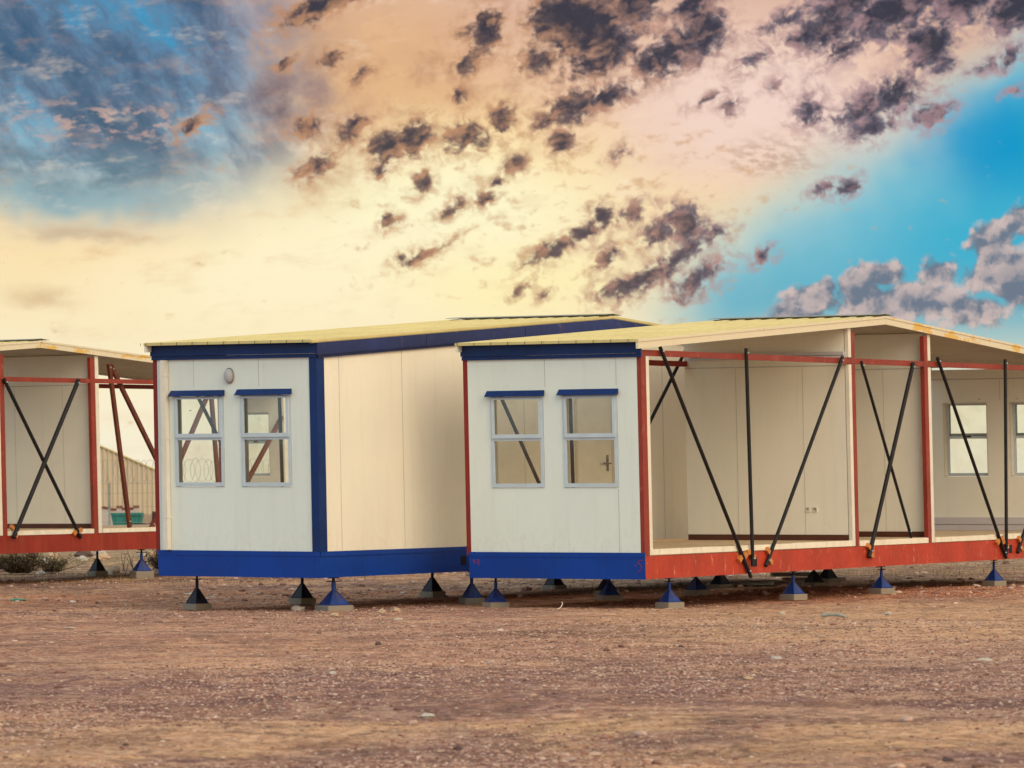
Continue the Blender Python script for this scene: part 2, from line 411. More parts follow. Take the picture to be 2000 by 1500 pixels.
            m.slope(UR, UE, -.035, -.008, lambda u: roofz(u)-.205, lambda u: roofz(u)-.186)
            C.P(m, 'fascia', 'blue_sheen', label='blue sloping gable fascia with painted mauve sheen')
            m = MB()
            for u in (2.35, 4.7, 9.): m.box(u, u+.006, -.0645, -.0622, roofz(u)-.18, roofz(u)-.035)
            C.P(m, 'fascia_joint', 'hole')
        # roof
        m = MB(); pitch = .2457; hr = .016
        prof = []
        v0 = -.055; v1 = W+.06; v = v0
        prof.append((v, 0.))
        while v < v1-.01:
            for dv, h in ((.085, 0), (.1, hr), (.135, hr), (.15, 0)):
                if v+dv < v1: prof.append((v+dv, h))
            v += pitch
        prof.append((v1, 0.))
        us = [-.165, UR, UE+.165]
        th = .006
        for i in range(2):
            a, b = us[i], us[i+1]
            for (p, h), (q, k) in zip(prof[:-1], prof[1:]):
                if q-p < 1e-5: continue
                m.hexa([(a, p, roofz(a)+h-th), (b, p, roofz(b)+h-th), (b, q, roofz(b)+k-th), (a, q, roofz(a)+k-th),
                        (a, p, roofz(a)+h), (b, p, roofz(b)+h), (b, q, roofz(b)+k), (a, q, roofz(a)+k)])
        rf = C.P(m, 'roof', 'roof')
        m = MB(); m.box(-.168, -.162, v0, v1, roofz(-.165)-.022, roofz(-.165)+.013); 
        C.P(m, 'eave_trim', 'roof', rf)
        m = MB()
        for (p, h) in prof[1::4]: m.box(-.172, -.1685, p+.045, p+.050, roofz(-.165)-.022, roofz(-.165)+.013)
        C.P(m, 'eave_clip', 'steel', rf)
        m = MB(); m.slope(-.02, UR, -.02, W+.02, lambda u: roofz(u)-.085, lambda u: roofz(u)-.012).slope(UR, UE+.02, -.02, W+.02, lambda u: roofz(u)-.085, lambda u: roofz(u)-.012)
        C.P(m, 'ceiling_panel', 'soffit', rf)
        m = MB()
        for du in (-1, 1):
            f0 = lambda d: UR+du*d
            m.hexa([(f0(0), v0-.004, ZRIDGE+.036), (f0(.22), v0-.004, ZRIDGE+.018), (f0(.22), v1+.004, ZRIDGE+.018), (f0(0), v1+.004, ZRIDGE+.036),
                    (f0(0), v0-.004, ZRIDGE+.042), (f0(.22), v0-.004, ZRIDGE+.024), (f0(.22), v1+.004, ZRIDGE+.024), (f0(0), v1+.004, ZRIDGE+.042)])
        C.P(m, 'ridge_cap', 'grey', rf)
        # rake channel along the open long sides
        d0 = .032 if side_closed else .106
        m = MB()
        m.slope(-.16, UR-.003, -.056, -.024, lambda u: roofz(u)-d0, lambda u: roofz(u)-.0065)
        m.slope(UR+.003, UE+.16, -.056, -.024, lambda u: roofz(u)-d0, lambda u: roofz(u)-.0065)
        m.slope(-.16, UR, -.066, -.0565, lambda u: roofz(u)-.022, lambda u: roofz(u)+.008)
        m.slope(UR, UE+.16, -.066, -.0565, lambda u: roofz(u)-.022, lambda u: roofz(u)+.008)
        C.P(m, 'rake_channel', 'roof' if side_closed else 'rake', rf)
        m = MB()
        m.slope(-.16, UR, W+.025, W+.055, lambda u: roofz(u)-.106, lambda u: roofz(u)-.0065)
        m.slope(UR, UE+.16, W+.025, W+.055, lambda u: roofz(u)-.106, lambda u: roofz(u)-.0065)
        C.P(m, 'rake_channel', 'white', rf)

    def brace(s, a, b, v, r=.0245, mat='steel', block=None, rect=False):
        m = MB()
        if rect: m.bar((a[0], v, a[1]), (b[0], v, b[1]), .05, .075)
        else: m.tube((a[0], v, a[1]), (b[0], v, b[1]), r, 14)
        br = s.P(m, 'brace', mat, smooth=False)
        m = MB(); d = Vector((b[0]-a[0], 0, b[1]-a[1])).normalized()
        for q, off in ((a, .06), (b, -.1)):
            c = Vector((q[0], v, q[1]))+d*off
            m.tube(c+Vector((0, -r-.012, 0)), c+Vector((0, -r+.004, 0)), .011, 6)
        s.P(m, 'bolt', 'alu', br)
        if block:
            for k in (-1, 1):
                m = MB(); n = Vector((-d.z, 0, d.x)); c = Vector((b[0], 0, b[1]))-d*block[0]+n*(.07*k)+d*.03*k
                m.bar(Vector((c.x, -.004-.022, c.z))-n*.042, Vector((c.x, -.026, c.z))+n*.042, .044, .06)
                s.P(m, 'bracket', 'block', br)
        return br

A = Cabin('prefab_cabin', -11.3549, 62.9089, 57.1842, 0., .1092, 0.,
          'open-sided red framed cabin at the far left, partly hidden behind the blue framed cabin')
A.build(base='red_shaded', front_post='red_dark', rear_gap=True)
B = Cabin('prefab_cabin', -2.3987, 52.7458, 56.8626, .0069, .0461, -.006,
          'closed white cabin with all blue base and blue corner post, in the middle')
B.build(side_closed=True, base='blue')
C3 = Cabin('prefab_cabin', 1.6257, 52.3557, 59.5804, .0037, 0., -.0043,
          'nearest open-sided cabin with blue front base and red side beam, at the right')
C3.build()

def near_braces(c, v=-.034):
    c.brace((.448, 3.235), (2.76, .325), v, block=(.33,))
    c.brace((2.735, 3.27), (2.785, .465), v-.02, block=(.15,))
    c.brace((5.60, 3.21), (3.19, .455), v, block=(.17,))
    c.brace((6.229, 3.16), (7.70, .745), v+.03, r=.021)
    c.brace((7.834, 3.165), (6.27, .50), v, r=.029, block=(.1,))
    c.brace((8.636, 3.255), (10.85, .39), v, block=(.32,))
    c.brace((10.942, 3.275), (10.82, .44), v-.02, block=(.15,))
    c.brace((13.6, 3.2), (11.27, .455), v, block=(.17,))
near_braces(C3)
def far_braces(c, v=W+.03):
    c.brace((.448, 3.235), (2.76, .325), v, mat='steel')
    c.brace((2.70, 3.2), (2.77, .46), v+.02, mat='steel')
    c.brace((5.60, 3.21), (3.19, .455), v, mat='steel')
far_braces(B)
C3.brace((.42, 3.235), (2.7, .5), W+.03)
C3.brace((2.72, 3.2), (2.78, .46), W+.05)
# the one that leans up past the far rail, seen through the near bay
C3.brace((5.95, 3.35), (4.0, 1.55), W+.03)
A.brace((6.006, 3.163), (7.866, .592), -.034, r=.03, block=(.12,))
A.brace((7.858, 3.171), (6.104, .625), -.075, r=.036, block=(.12,))
A.brace((8.80, 3.45), (9.25, .74), .03, mat='rusty', rect=True)
A.brace((8.93, 3.42), (10.95, .74), .09, mat='rusty', rect=True)
A.brace((11.75, 3.2), (9.9, .70), .09, mat='rusty', rect=True)
A.brace((11.58, 3.12), (11.80, .70), .03, mat='rusty', rect=True)
A.brace((13.72, 2.6), (11.95, .74), .09, mat='rusty', rect=True)
A.brace((2.735, 3.27), (2.785, .465), -.05)
A.brace((5.60, 3.21), (3.19, .455), -.034)

# fork pockets in the base beams: flat black plates paint their inner shade
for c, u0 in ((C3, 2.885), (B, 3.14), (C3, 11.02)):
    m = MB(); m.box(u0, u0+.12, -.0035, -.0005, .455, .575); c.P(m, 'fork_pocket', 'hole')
# wall lamp and downpipe on the middle cabin
m = MB(); n = 20
for r0, r1, x0, x1 in ((1., .98, -.0, -.03), (.98, .8, -.03, -.06), (.8, .45, -.06, -.075), (.45, .01, -.075, -.08)):
    for k in range(n):
        t0 = 2*pi*k/n; t1 = 2*pi*(k+1)/n
        m.quad(*[(x, 1.338+.062*r*cos(t), 2.896+.092*r*sin(t)) for x, r, t in ((x0, r0, t0), (x0, r0, t1), (x1, r1, t1), (x1, r1, t0))])
lp = B.P(m, 'wall_lamp', 'lamp', smooth=True)
m = MB()
for k in range(24):
    t0 = 2*pi*k/24; t1 = 2*pi*(k+1)/24
    m.hexa([(x, 1.338+a*cos(t), 2.896+b_*sin(t)) for (t) in (t0, t1) for x, a, b_ in ((-.001, .064, .094), (-.022, .064, .094), (-.022, .07, .1), (-.001, .07, .1))])
B.P(m, 'lamp_rim', 'grey', lp)
m = MB(); m.box(-.085, -.008, 2.31, 2.385, .70, 3.105)
dp = B.P(m, 'downpipe', 'white')
m = MB()
for z in (1.1, 2.1, 2.9): m.box(-.088, -.001, 2.305, 2.39, z, z+.02)
B.P(m, 'pipe_strap', 'white', dp)
# red marker figures on the blue beam corners
def scrawl(pts):
    m = MB(); m.path([(-.0085, v, z) for v, z in pts], .0035, 5)
    C3.P(m, 'red_marking', 'scrawl')
scrawl([(.03, .60), (.075, .605), (.095, .57), (.06, .545), (.045, .51), (.07, .47), (.10, .46)])
scrawl([(.125, .55), (.135, .52)])
scrawl([(2.47, .585), (2.455, .60), (2.45, .545)])
scrawl([(2.42, .58), (2.39, .60), (2.37, .57), (2.41, .565), (2.38, .53)])

# ------------------------------------------------------------------ jacks and pads
def make_jack(paint_='jackblue'):
    r = empty('support_jack', (0, 0, 0))
    m = MB(); h = .17; w = .098; z0 = .012
    m.box(-w-.01, w+.01, -w-.01, w+.01, 0, z0)
    t = .021
    P0 = [(-w, -w, z0), (w, -w, z0), (w, w, z0), (-w, w, z0)]; P1 = [(-t, -t, h), (t, -t, h), (t, t, h), (-t, t, h)]
    m.hexa(P0+P1); m.build('jack_base', M[paint_], r)
    m = MB()
    for a in range(4):
        c, s_ = cos(a*pi/2+pi/4), sin(a*pi/2+pi/4)
        m.bar((c*w*1.36, s_*w*1.36, z0+.004), (c*t, s_*t, h+.01), .008, .014, side=(-s_, c, 0))
    m.build('gusset', M[paint_], r)
    m = MB(); m.tube((0, 0, h-.01), (0, 0, .285), .021, 14); m.build('jack_tube', M[paint_], r)
    m = MB(); m.tube((0, 0, .285), (0, 0, .335), .014, 10); m.build('screw', M['steel'], r)
    m = MB(); m.tube((-.075, 0, .297), (.075, 0, .297), .0065, 8); m.build('jack_handle', M['steel'], r)
    m = MB(); m.box(-.04, .04, -.035, .035, .335, .35); m.build('head_plate', M[paint_], r)
    return r
proto = make_jack()
proto_shaded = make_jack('jackshaded')
def copy_tree(o, parent=None):
    c = o.copy(); COL.objects.link(c)
    if parent: c.parent = parent
    for ch in list(o.children): copy_tree(ch, c)
    return c
pad_me = None
def make_pad():
    m = MB(); m.box(-.5, .5, -.5, .5, 0, 1); o = m.build('concrete_pad', M['conc'])
    bv = o.modifiers.new('b', 'BEVEL'); bv.width = .04; bv.segments = 2
    return o
pad0 = make_pad()
JACKS = [  # cabin, u, v, rot deg, pad size, jack label, pad label
 (C3, .83, .12, 38, .27, 'blue screw jack under the near end of the red side beam, near the blue corner', 'pale concrete pad under the jack just right of the blue and red corner'),
 (C3, 4.27, .12, 45, .27, 'blue screw jack under the red side beam, beside the brace reaching below it', 'half sunlit concrete pad under the jack right of the long brace end'),
 (C3, 6.97, .12, 42, .27, 'blue screw jack under the red side beam below the crossed braces of the corridor bay', 'concrete pad under the jack below the corridor bay'),
 (C3, 10.75, .12, 45, .26, 'rightmost blue screw jack under the red side beam', 'rightmost concrete pad under the red side beam'),
 (C3, .35, 2.36, 28, .27, 'blue screw jack under the left end of the nearest cabin front', 'concrete pad under the left end of the nearest cabin front'),
 (C3, 3.3, 2.36, 20, .28, 'shaded jack deep under the nearest cabin behind its blue front beam', 'shaded pad deep under the nearest cabin behind its blue front beam'),
 (C3, 5.76, 2.36, 45, .27, 'shadowed jack seen just right of the nearest jack under the red beam', 'shadowed pad just right of the nearest jack under the red beam'),
 (C3, 9.4, 2.36, 45, .27, 'black looking jack under the far side behind the stack of boards', 'pad behind the stack of boards under the far side'),
 (B, .48, .14, 32.5, .37, 'bright blue screw jack below the blue corner post of the middle cabin', 'wide concrete pad below the blue corner post of the middle cabin'),
 (B, 3.56, .12, 20, .28, 'blue jack half hidden at the left edge of the nearest cabin', 'pad half hidden at the left edge of the nearest cabin'),
 (B, 6.9, .12, 50, .27, 'dark jack under the middle cabin glimpsed below the blue front beam of the nearest one', 'dark pad glimpsed below the blue front beam of the nearest cabin'),
 (B, 10.0, .12, 45, .27, 'dark blue jack cut off by the red beam, left of the long brace end', 'shaded pad cut off by the red beam, left of the long brace end'),
 (B, 13.2, .12, 45, .27, 'farthest dark jack behind the red beam, right of the stack of boards', 'farthest pad behind the red beam, right of the stack of boards'),
 (B, .57, 2.36, 45, .27, 'black looking jack under the left end of the middle cabin front', 'pad under the left end of the middle cabin front'),
 (B, 2.86, 2.36, 45, .27, 'black looking jack left of the bright blue one under the middle cabin', 'pad left of the bright blue jack under the middle cabin'),
 (B, 5.93, 2.36, 45, .27, 'dark jack standing alone under the long cream side of the middle cabin', 'pad standing alone under the long cream side of the middle cabin'),
 (B, 9.07, 2.36, 45, .27, 'distant dark jack barely showing under the blue front beam', 'distant pad barely showing under the blue front beam'),
 (A, 9.66, .12, 24, .33, 'blue jack under the far left cabin beside the blue base of the middle one', 'thick two layer pad under the blue jack of the far left cabin'),
 (A, 11.3, 2.36, 45, .27, 'black looking jack under the red beam of the far left cabin', 'pad under the black looking jack of the far left cabin'),
]
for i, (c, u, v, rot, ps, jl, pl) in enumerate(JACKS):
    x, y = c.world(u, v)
    j = proto if i == 0 else copy_tree(proto_shaded if 'dark' in jl or 'black' in jl else proto)
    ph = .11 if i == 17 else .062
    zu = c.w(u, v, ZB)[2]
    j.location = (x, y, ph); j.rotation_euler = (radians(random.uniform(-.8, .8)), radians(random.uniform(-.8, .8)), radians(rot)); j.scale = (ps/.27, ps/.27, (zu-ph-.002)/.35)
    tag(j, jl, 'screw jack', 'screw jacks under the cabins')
    p = pad0 if i == 0 else copy_tree(pad0)
    p.location = (x, y, -.02); p.rotation_euler = (0, 0, radians(rot+random.uniform(-4, 4))); p.scale = (ps-.005, ps-.005, ph+.0195)
    tag(p, pl, 'concrete pad', 'concrete pads under the jacks')

for o in [proto_shaded]+list(proto_shaded.children): bpy.data.objects.remove(o)
# ------------------------------------------------------------------ ground
def vnoise(x, y, seed):
    xi = np.floor(x).astype(np.int64); yi = np.floor(y).astype(np.int64); fx = x-xi; fy = y-yi
    fx = fx*fx*(3-2*fx); fy = fy*fy*(3-2*fy)
    def h(a, b):
        n = (a*374761393+b*668265263+seed*1442695041) & 0xffffffff
        n = ((n ^ (n >> 13))*1274126177) & 0xffffffff
        return ((n ^ (n >> 16)) & 0xffff)/65535.
    return (h(xi, yi)*(1-fx)+h(xi+1, yi)*fx)*(1-fy)+(h(xi, yi+1)*(1-fx)+h(xi+1, yi+1)*fx)*fy
def relief(x, y):
    z = np.zeros_like(x)
    for sc, am, sd in ((.25, .05, 1), (.9, .022, 2), (2.6, .012, 3), (7., .017, 4), (15., .010, 5)):
        z += (vnoise(x*sc, y*sc*.85, sd)-.5)*am
    z += .03*np.sin(y*1.35+.35*x+1.2*vnoise(x*.3, y*.3, 9))*np.clip(vnoise(x*.12, y*.12, 8)*2-.6, 0, 1)
    return z-.012
xs = np.concatenate([-np.geomspace(3000, 11.5, 22), np.arange(-11.2, 11.2001, .045), np.geomspace(11.5, 3000, 22)])
ys = np.concatenate([[-400, -120, -40, 0, 12, 20], np.arange(22, 46, .045), np.arange(46, 82, .075), np.geomspace(82.5, 340, 60), np.geomspace(350, 3500, 14)])
X, Y = np.meshgrid(xs, ys)
Z = relief(X, Y)
fade = np.clip((np.abs(X)-11.3)/4, 0, 1); fade = np.maximum(fade, np.clip((21.5-Y)/4, 0, 1))
far = np.clip((Y-82)/30, 0, 1)
Z = Z*(1-fade)*(1-.5*far)+far*(vnoise(X*.11, Y*.08, 21)-.5)*.25*(Y < 345)
Z -= np.clip(Y-350, 0, None)*.02
nx, ny = len(xs), len(ys)
co = np.stack([X, Y, Z], -1).reshape(-1, 3).astype(np.float32)
idx = np.arange(nx*ny).reshape(ny, nx)
quads = np.stack([idx[:-1, :-1], idx[:-1, 1:], idx[1:, 1:], idx[1:, :-1]], -1).reshape(-1, 4)
def np_mesh(name, co, faces, k, smooth=False):
    me = bpy.data.meshes.new(name)
    me.vertices.add(len(co)); me.vertices.foreach_set('co', co.astype(np.float32).ravel())
    me.loops.add(faces.size); me.loops.foreach_set('vertex_index', faces.astype(np.int32).ravel())
    me.polygons.add(len(faces)); me.polygons.foreach_set('loop_start', np.arange(0, faces.size, k, dtype=np.int32))
    me.polygons.foreach_set('use_smooth', np.full(len(faces), smooth))
    me.update(calc_edges=True)
    return me
gme = np_mesh('ground', co, quads, 4, True)

def f_ground(N, b):
    p = N.obj(); xyz = N.sep(p)
    wv = N.v('ADD', p, N.v('MULTIPLY', N.v('SUBTRACT', N.noise(p, .35, 4, out='Color'), (.5, .5, .5)), (3.5, 5., 0)))
    wy = N.sep(wv)[1]
    tan = (.72, .36, .20); orange = (.60, .20, .075); purple = (.22, .088, .094); pale = (.44, .33, .22); red = (.24, .105, .068); olive = (.15, .105, .05)
    # bands of the yard, from the foreground to the cabins and beyond
    def band(y0, y1, soft=2.): return N.m('MULTIPLY', N.ss(wy, y0-soft, y0+soft), N.m('SUBTRACT', 1., N.ss(wy, y1-soft, y1+soft)))
    big = N.noise(N.v('MULTIPLY', p, (.5, .32, 1.)), 1., 4, .6)
    med = N.noise(p, 1.3, 5, .65)
    fine = N.noise(p, 9., 6, .7)
    grit = N.noise(N.v('MULTIPLY', p, (1., .45, 1.)), 26., 5, .75)
    c = N.mix(N.ss(N.m('ADD', N.m('MULTIPLY', big, .6), N.m('MULTIPLY', med, .4)), .42, .6), purple, tan)
    c = N.mix(N.m('MULTIPLY', band(30.5, 36.5), N.ss(med, .32, .62, 1., .6)), c, purple)
    c = N.mix(N.m('MULTIPLY', band(22, 24.3, .8), .5), c, tan)
    c = N.mix(N.m('MULTIPLY', band(26, 29.4, .8), N.ss(big, .42, .62, .1, .9)), c, (.70, .40, .19))
    c = N.mix(N.m('MULTIPLY', band(38.5, 53), N.ss(med, .3, .7, .9, .35)), c, (.52, .235, .15))
    # right side sandier near the cabins
    rt = N.m('MULTIPLY', N.ss(xyz[0], -.5, 2.5), band(42, 54))
    c = N.mix(N.m('MULTIPLY', rt, .75), c, (.74, .40, .20))
    c = N.mix(N.m('MULTIPLY', band(55, 62, 1.5), .8), c, orange)
    og = N.m('MULTIPLY', N.ss(wy, 58, 63), N.ss(med, .35, .6))
    c = N.mix(N.m('MULTIPLY', og, N.ss(xyz[0], -3., 1.5, .25, .9)), c, olive)
    c = N.mix(N.ss(wy, 68, 86), c, N.mix(N.ss(med, .35, .65), (.24, .17, .08), (.46, .32, .18)))
    # reddish damp streak right of centre
    dx = N.v('MULTIPLY_ADD', wv, (.55, .42, 0), (-.55*1.3, -.42*44.8, 0))
    c = N.mix(N.m('MULTIPLY', N.m('SUBTRACT', 1., N.ss(N.v('LENGTH', dx), .45, 1.)), .95), c, (.20, .07, .045))
    rx_ = N.v('MULTIPLY_ADD', wv, (.55, .26, 0), (-.55*6.0, -.26*60.5, 0))
    c = N.mix(N.m('MULTIPLY', N.m('SUBTRACT', 1., N.ss(N.v('LENGTH', rx_), .3, 1.)), .8), c, (.55, .13, .045))
    for px_, py_, sx_, sy_ in ((-1.9, 28.6, .52, .42), (2.9, 27.4, .6, .6), (3.6, 46., .3, .22)):
        q_ = N.v('MULTIPLY_ADD', wv, (sx_, sy_, 0), (-sx_*px_, -sy_*py_, 0))
        c = N.mix(N.m('MULTIPLY', N.m('SUBTRACT', 1., N.ss(N.v('LENGTH', q_), .4, 1.)), .75), c, (.70, .375, .21))
    # clods and tread marks
    mid = N.noise(N.v('MULTIPLY', wv, (3.4, 1.5, 1)), 1., 6, .72)
    c = N.mix(N.ss(mid, .49, .60, 0., .72), c, N.mix(.75, c, (.09, .045, .035)))
    c = N.mix(N.ss(mid, .47, .36, 0., .62), c, N.mix(.6, c, (.78, .50, .34)))
    tr = N.noise(N.v('MULTIPLY', wv, (.14, 1.7, 1)), 1., 4, .6)
    c = N.mix(N.ss(tr, .51, .60, 0., .55), c, N.mix(.7, c, (.12, .055, .045)))
    c = N.mix(N.ss(tr, .48, .40, 0., .55), c, N.mix(.6, c, (.74, .46, .30)))
    # fine variation
    c = N.mix(N.ss(fine, .35, .7), c, N.mix(.55, c, (.13, .07, .05)), )
    c = N.mix(N.m('MULTIPLY', N.ss(fine, .56, .36), .5), c, N.mix(.5, c, (.62, .45, .32)))
    c = N.mix(N.m('MULTIPLY', N.ss(grit, .54, .64), .7), c, (.12, .075, .06))
    c = N.mix(N.m('MULTIPLY', N.ss(grit, .44, .34), .65), c, (.62, .47, .36))
    N.put(b.inputs['Base Color'], c)
    h = N.m('ADD', N.m('MULTIPLY', fine, 1.), N.m('MULTIPLY', grit, .35))
    bump(N, b, h, .9, .03)
M['ground'] = newmat('dirt_ground', f_ground, .95, .15)
gme.materials.append(M['ground'])
g = bpy.data.objects.new('ground', gme); COL.objects.link(g); g['kind'] = 'structure'

# loose gravel: nobody could count it
def ico():
    t = (1+5**.5)/2
    v = np.array([(-1, t, 0), (1, t, 0), (-1, -t, 0), (1, -t, 0), (0, -1, t), (0, 1, t), (0, -1, -t), (0, 1, -t), (t, 0, -1), (t, 0, 1), (-t, 0, -1), (-t, 0, 1)], float)
    v /= np.linalg.norm(v[0])
    f = np.array([(0, 11, 5), (0, 5, 1), (0, 1, 7), (0, 7, 10), (0, 10, 11), (1, 5, 9), (5, 11, 4), (11, 10, 2), (10, 7, 6), (7, 1, 8), (3, 9, 4), (3, 4, 2), (3, 2, 6), (3, 6, 8), (3, 8, 9), (4, 9, 5), (2, 4, 11), (6, 2, 10), (8, 6, 7), (9, 8, 1)])
    return v, f
IV, IF = ico()
def pebbles(n, y0, y1, smin, smax, powr, dens=None):
    y = y0*(y1/y0)**rng.random(n)
    x = (rng.random(n)-.5)*2*(y*.128)
    if dens is not None:
        keep = rng.random(n) < dens(x, y); x, y = x[keep], y[keep]
    n = len(x)
    r = smin*(1-rng.random(n)*(1-(smin/smax)**powr))**(-1/powr)
    V = IV[None]*(1+(rng.random((n, 12, 1))-.5)*.55)
    V = V*r[:, None, None]*np.stack([1+rng.random(n)*.5, 1+rng.random(n)*.3, .45+rng.random(n)*.35], -1)[:, None, :]
    a = rng.random(n)*2*pi; c, s = np.cos(a)[:, None], np.sin(a)[:, None]
    x2 = V[..., 0]*c-V[..., 1]*s; y2 = V[..., 0]*s+V[..., 1]*c
    V = np.stack([x2+x[:, None], y2+y[:, None], V[..., 2]+(relief(x, y)+r*.18)[:, None]], -1)
    return V.reshape(-1, 3), (IF[None]+(np.arange(n)*12)[:, None, None]).reshape(-1, 3)
patch = lambda x, y: np.clip(vnoise(x*.5+3, y*.3, 31)*2.2-.45, .08, 1)
parts_ = [pebbles(80000, 23, 60, .005, .016, 2.3, patch), pebbles(11000, 23, 60, .007, .020, 2.6, patch), pebbles(120, 23, 58, .02, .05, 2.5), pebbles(5000, 58, 110, .015, .06, 2.0, patch)]
def f_peb(N, b):
    gm = N.n('ShaderNodeNewGeometry').outputs['Random Per Island']
    c = N.ramp(gm, [(0, (.09, .04, .038)), (.3, (.30, .14, .11)), (.5, (.50, .30, .22)), (.72, (.66, .48, .38)), (.9, (.40, .25, .23)), (1, (.80, .66, .56))])
    N.put(b.inputs['Base Color'], N.mix(N.noise(N.obj(), 60, 3), N.mix(.4, c, (.3, .17, .12)), c))
M['peb'] = newmat('pebble', f_peb, .85, .25)
Vs, Fs, off = [], [], 0
for V, F in parts_: Vs.append(V); Fs.append(F+off); off += len(V)
pme = np_mesh('gravel', np.concatenate(Vs), np.concatenate(Fs), 3); pme.materials.append(M['peb'])
o = bpy.data.objects.new('gravel', pme); COL.objects.link(o)
tag(o, 'loose reddish gravel and chips scattered over the dirt yard', 'gravel', kind='stuff')

# dry grass tufts beyond and under the cabins
def f_grass(N, b):
    gm = N.n('ShaderNodeNewGeometry').outputs['Random Per Island']
    N.put(b.inputs['Base Color'], N.ramp(gm, [(0, (.07, .065, .02)), (.4, (.17, .14, .05)), (.8, (.36, .28, .13)), (1, (.5, .4, .22))]))
M['grass'] = newmat('dry_grass', f_grass, .8, .2)
def blades(n, fx, h0, h1, wd):
    x, y = fx(n); n = len(x)
    h = h0+rng.random(n)*(h1-h0); a = rng.random(n)*2*pi; ln = rng.random(n)*.5*h; b_ = rng.random(n)*2*pi
    z = relief(x, y)-.01
    p0 = np.stack([x-np.cos(a)*wd, y-np.sin(a)*wd, z], -1); p1 = np.stack([x+np.cos(a)*wd, y+np.sin(a)*wd, z], -1)
    p2 = np.stack([x+np.cos(b_)*ln, y+np.sin(b_)*ln, z+h], -1)
    return np.stack([p0, p1, p2], 1).reshape(-1, 3), np.arange(n*3).reshape(-1, 3)
def gpos(n):
    y = 60+rng.random(n)**1.2*75; x = (rng.random(n)-.5)*2*y*.13
    d = np.clip(vnoise(x*.8, y*.5, 41)*2.6-1.0, 0, 1)*np.clip((y-58)/10, 0.15, 1)
    k = rng.random(n) < d; return x[k], y[k]
V, F = blades(60000, gpos, .02, .11, .004)
gm_ = np_mesh('dry_grass', V, F, 3); gm_.materials.append(M['grass'])
o = bpy.data.objects.new('dry_grass', gm_); COL.objects.link(o)
tag(o, 'thin dry grass on the ground behind and beneath the cabins', 'grass', kind='stuff')

# ------------------------------------------------------------------ single stones, litter, boards
def rock(name, x, y, sx, sy, sz, mat, label, cat='stone', group='stones lying in the yard', seed=0, rz=0.):
    import bmesh
    bm = bmesh.new(); bmesh.ops.create_icosphere(bm, subdivisions=3, radius=1.)
    r_ = random.Random(seed); ph = [r_.uniform(0, 6) for _ in range(6)]
    for v in bm.verts:
        c = v.co; k = 1+.16*sin(3.1*c.x+ph[0])*sin(2.7*c.y+ph[1])+.1*sin(6*c.z+ph[2]+4*c.x)+.06*sin(11*c.y+ph[3])
        v.co = Vector((c.x*k*sx, c.y*k*sy, max(c.z*k, -.4)*sz))
    me = bpy.data.meshes.new(name); bm.to_mesh(me); bm.free(); me.materials.append(mat)
    o = bpy.data.objects.new(name, me); COL.objects.link(o); o.location = (x, y, float(relief(np.array([x]), np.array([y]))[0])+sz*.3); o.rotation_euler = (0, 0, rz)
    tag(o, label, cat, group); return o
def rockmat(name, c1, c2):
    def fn(N, b):
        n = N.noise(N.obj(), 25, 6, .7); N.put(b.inputs['Base Color'], N.mix(n, c1, c2)); bump(N, b, n, .6, .01)
    return newmat(name, fn, .9, .2)
RM = rockmat('tan_stone', (.34, .22, .14), (.62, .46, .32)); RD = rockmat('dark_stone', (.06, .04, .04), (.16, .11, .1)); RW = rockmat('white_stone', (.36, .32, .27), (.62, .56, .49)); RG = rockmat('green_litter', (.05, .2, .14), (.1, .35, .25))
for i, (x, y, sx, sy, sz, mt, lb) in enumerate([
  (-1.62, 52.0, .06, .05, .035, RM, 'tan stone, left one of the pair right of the bright blue jack'),
  (-1.45, 52.3, .055, .05, .04, RM, 'tan stone, right one of the pair right of the bright blue jack'),
  (-2.15, 50.9, .05, .05, .03, RM, 'flat tan stone in front of the bright blue jack pad'),
  (-2.72, 53.4, .09, .07, .045, RW, 'pale stone left of the bright blue jack pad'),
  (-7.08, 75.2, .17, .12, .10, RM, 'tan boulder on the ground between the two jacks of the far left cabin'),
  (-8.3, 74.6, .10, .07, .05, RW, 'small pale stone beside the dark bush'),
  (-.62, 30.1, .07, .06, .018, RW, 'flat whitish stone in the near foreground, centre'),
  (-.37, 27.0, .03, .03, .022, RD, 'small dark stone in the near foreground, centre'),
  (-2.5, 27.3, .02, .02, .016, RD, 'tiny dark stone at the lower left of the yard'),
  (-1.55, 36.2, .03, .03, .02, RW, 'small pale stone, lone, left of centre in the purple gravel'),
  (1.9, 34.6, .05, .04, .02, RM, 'tan stone in the purple gravel right of centre'),
  (2.36, 38.4, .06, .05, .02, RW, 'grey flat stone on the right, the left one of two'),
  (4.1, 37.1, .07, .05, .022, RW, 'grey flat stone near the right edge'),
  (-1.35, 42.2, .03, .03, .025, RD, 'dark stone on the sandy strip left of centre'),
  (1.62, 41.4, .025, .025, .02, RD, 'dark stone on the sandy strip right of centre'),
  (3.2, 50.8, .05, .04, .02, RW, 'whitish stone on the sand before the second jack of the red beam'),
  (4.4, 50.0, .05, .04, .02, RW, 'whitish stone on the sand toward the right edge'),
  (2.6, 25.6, .035, .03, .022, RD, 'dark stone at the bottom right of the yard'),
  ]): rock('stone', x, y, sx, sy, sz, mt, lb, seed=i, rz=i*1.3)
rock('litter', -6.83, 58.6, .12, .08, .02, RG, 'scrap of green plastic at the left edge', 'litter', 'litter on the ground', 50)
rock('litter', -5.0, 47.9, .06, .05, .008, RW, 'flat pale scrap near the left edge', 'litter', 'litter on the ground', 51)
rock('litter', -1.35, 49.4, .055, .03, .022, RW, 'crumpled white paper in front of the middle cabin', 'litter', 'litter on the ground', 52)
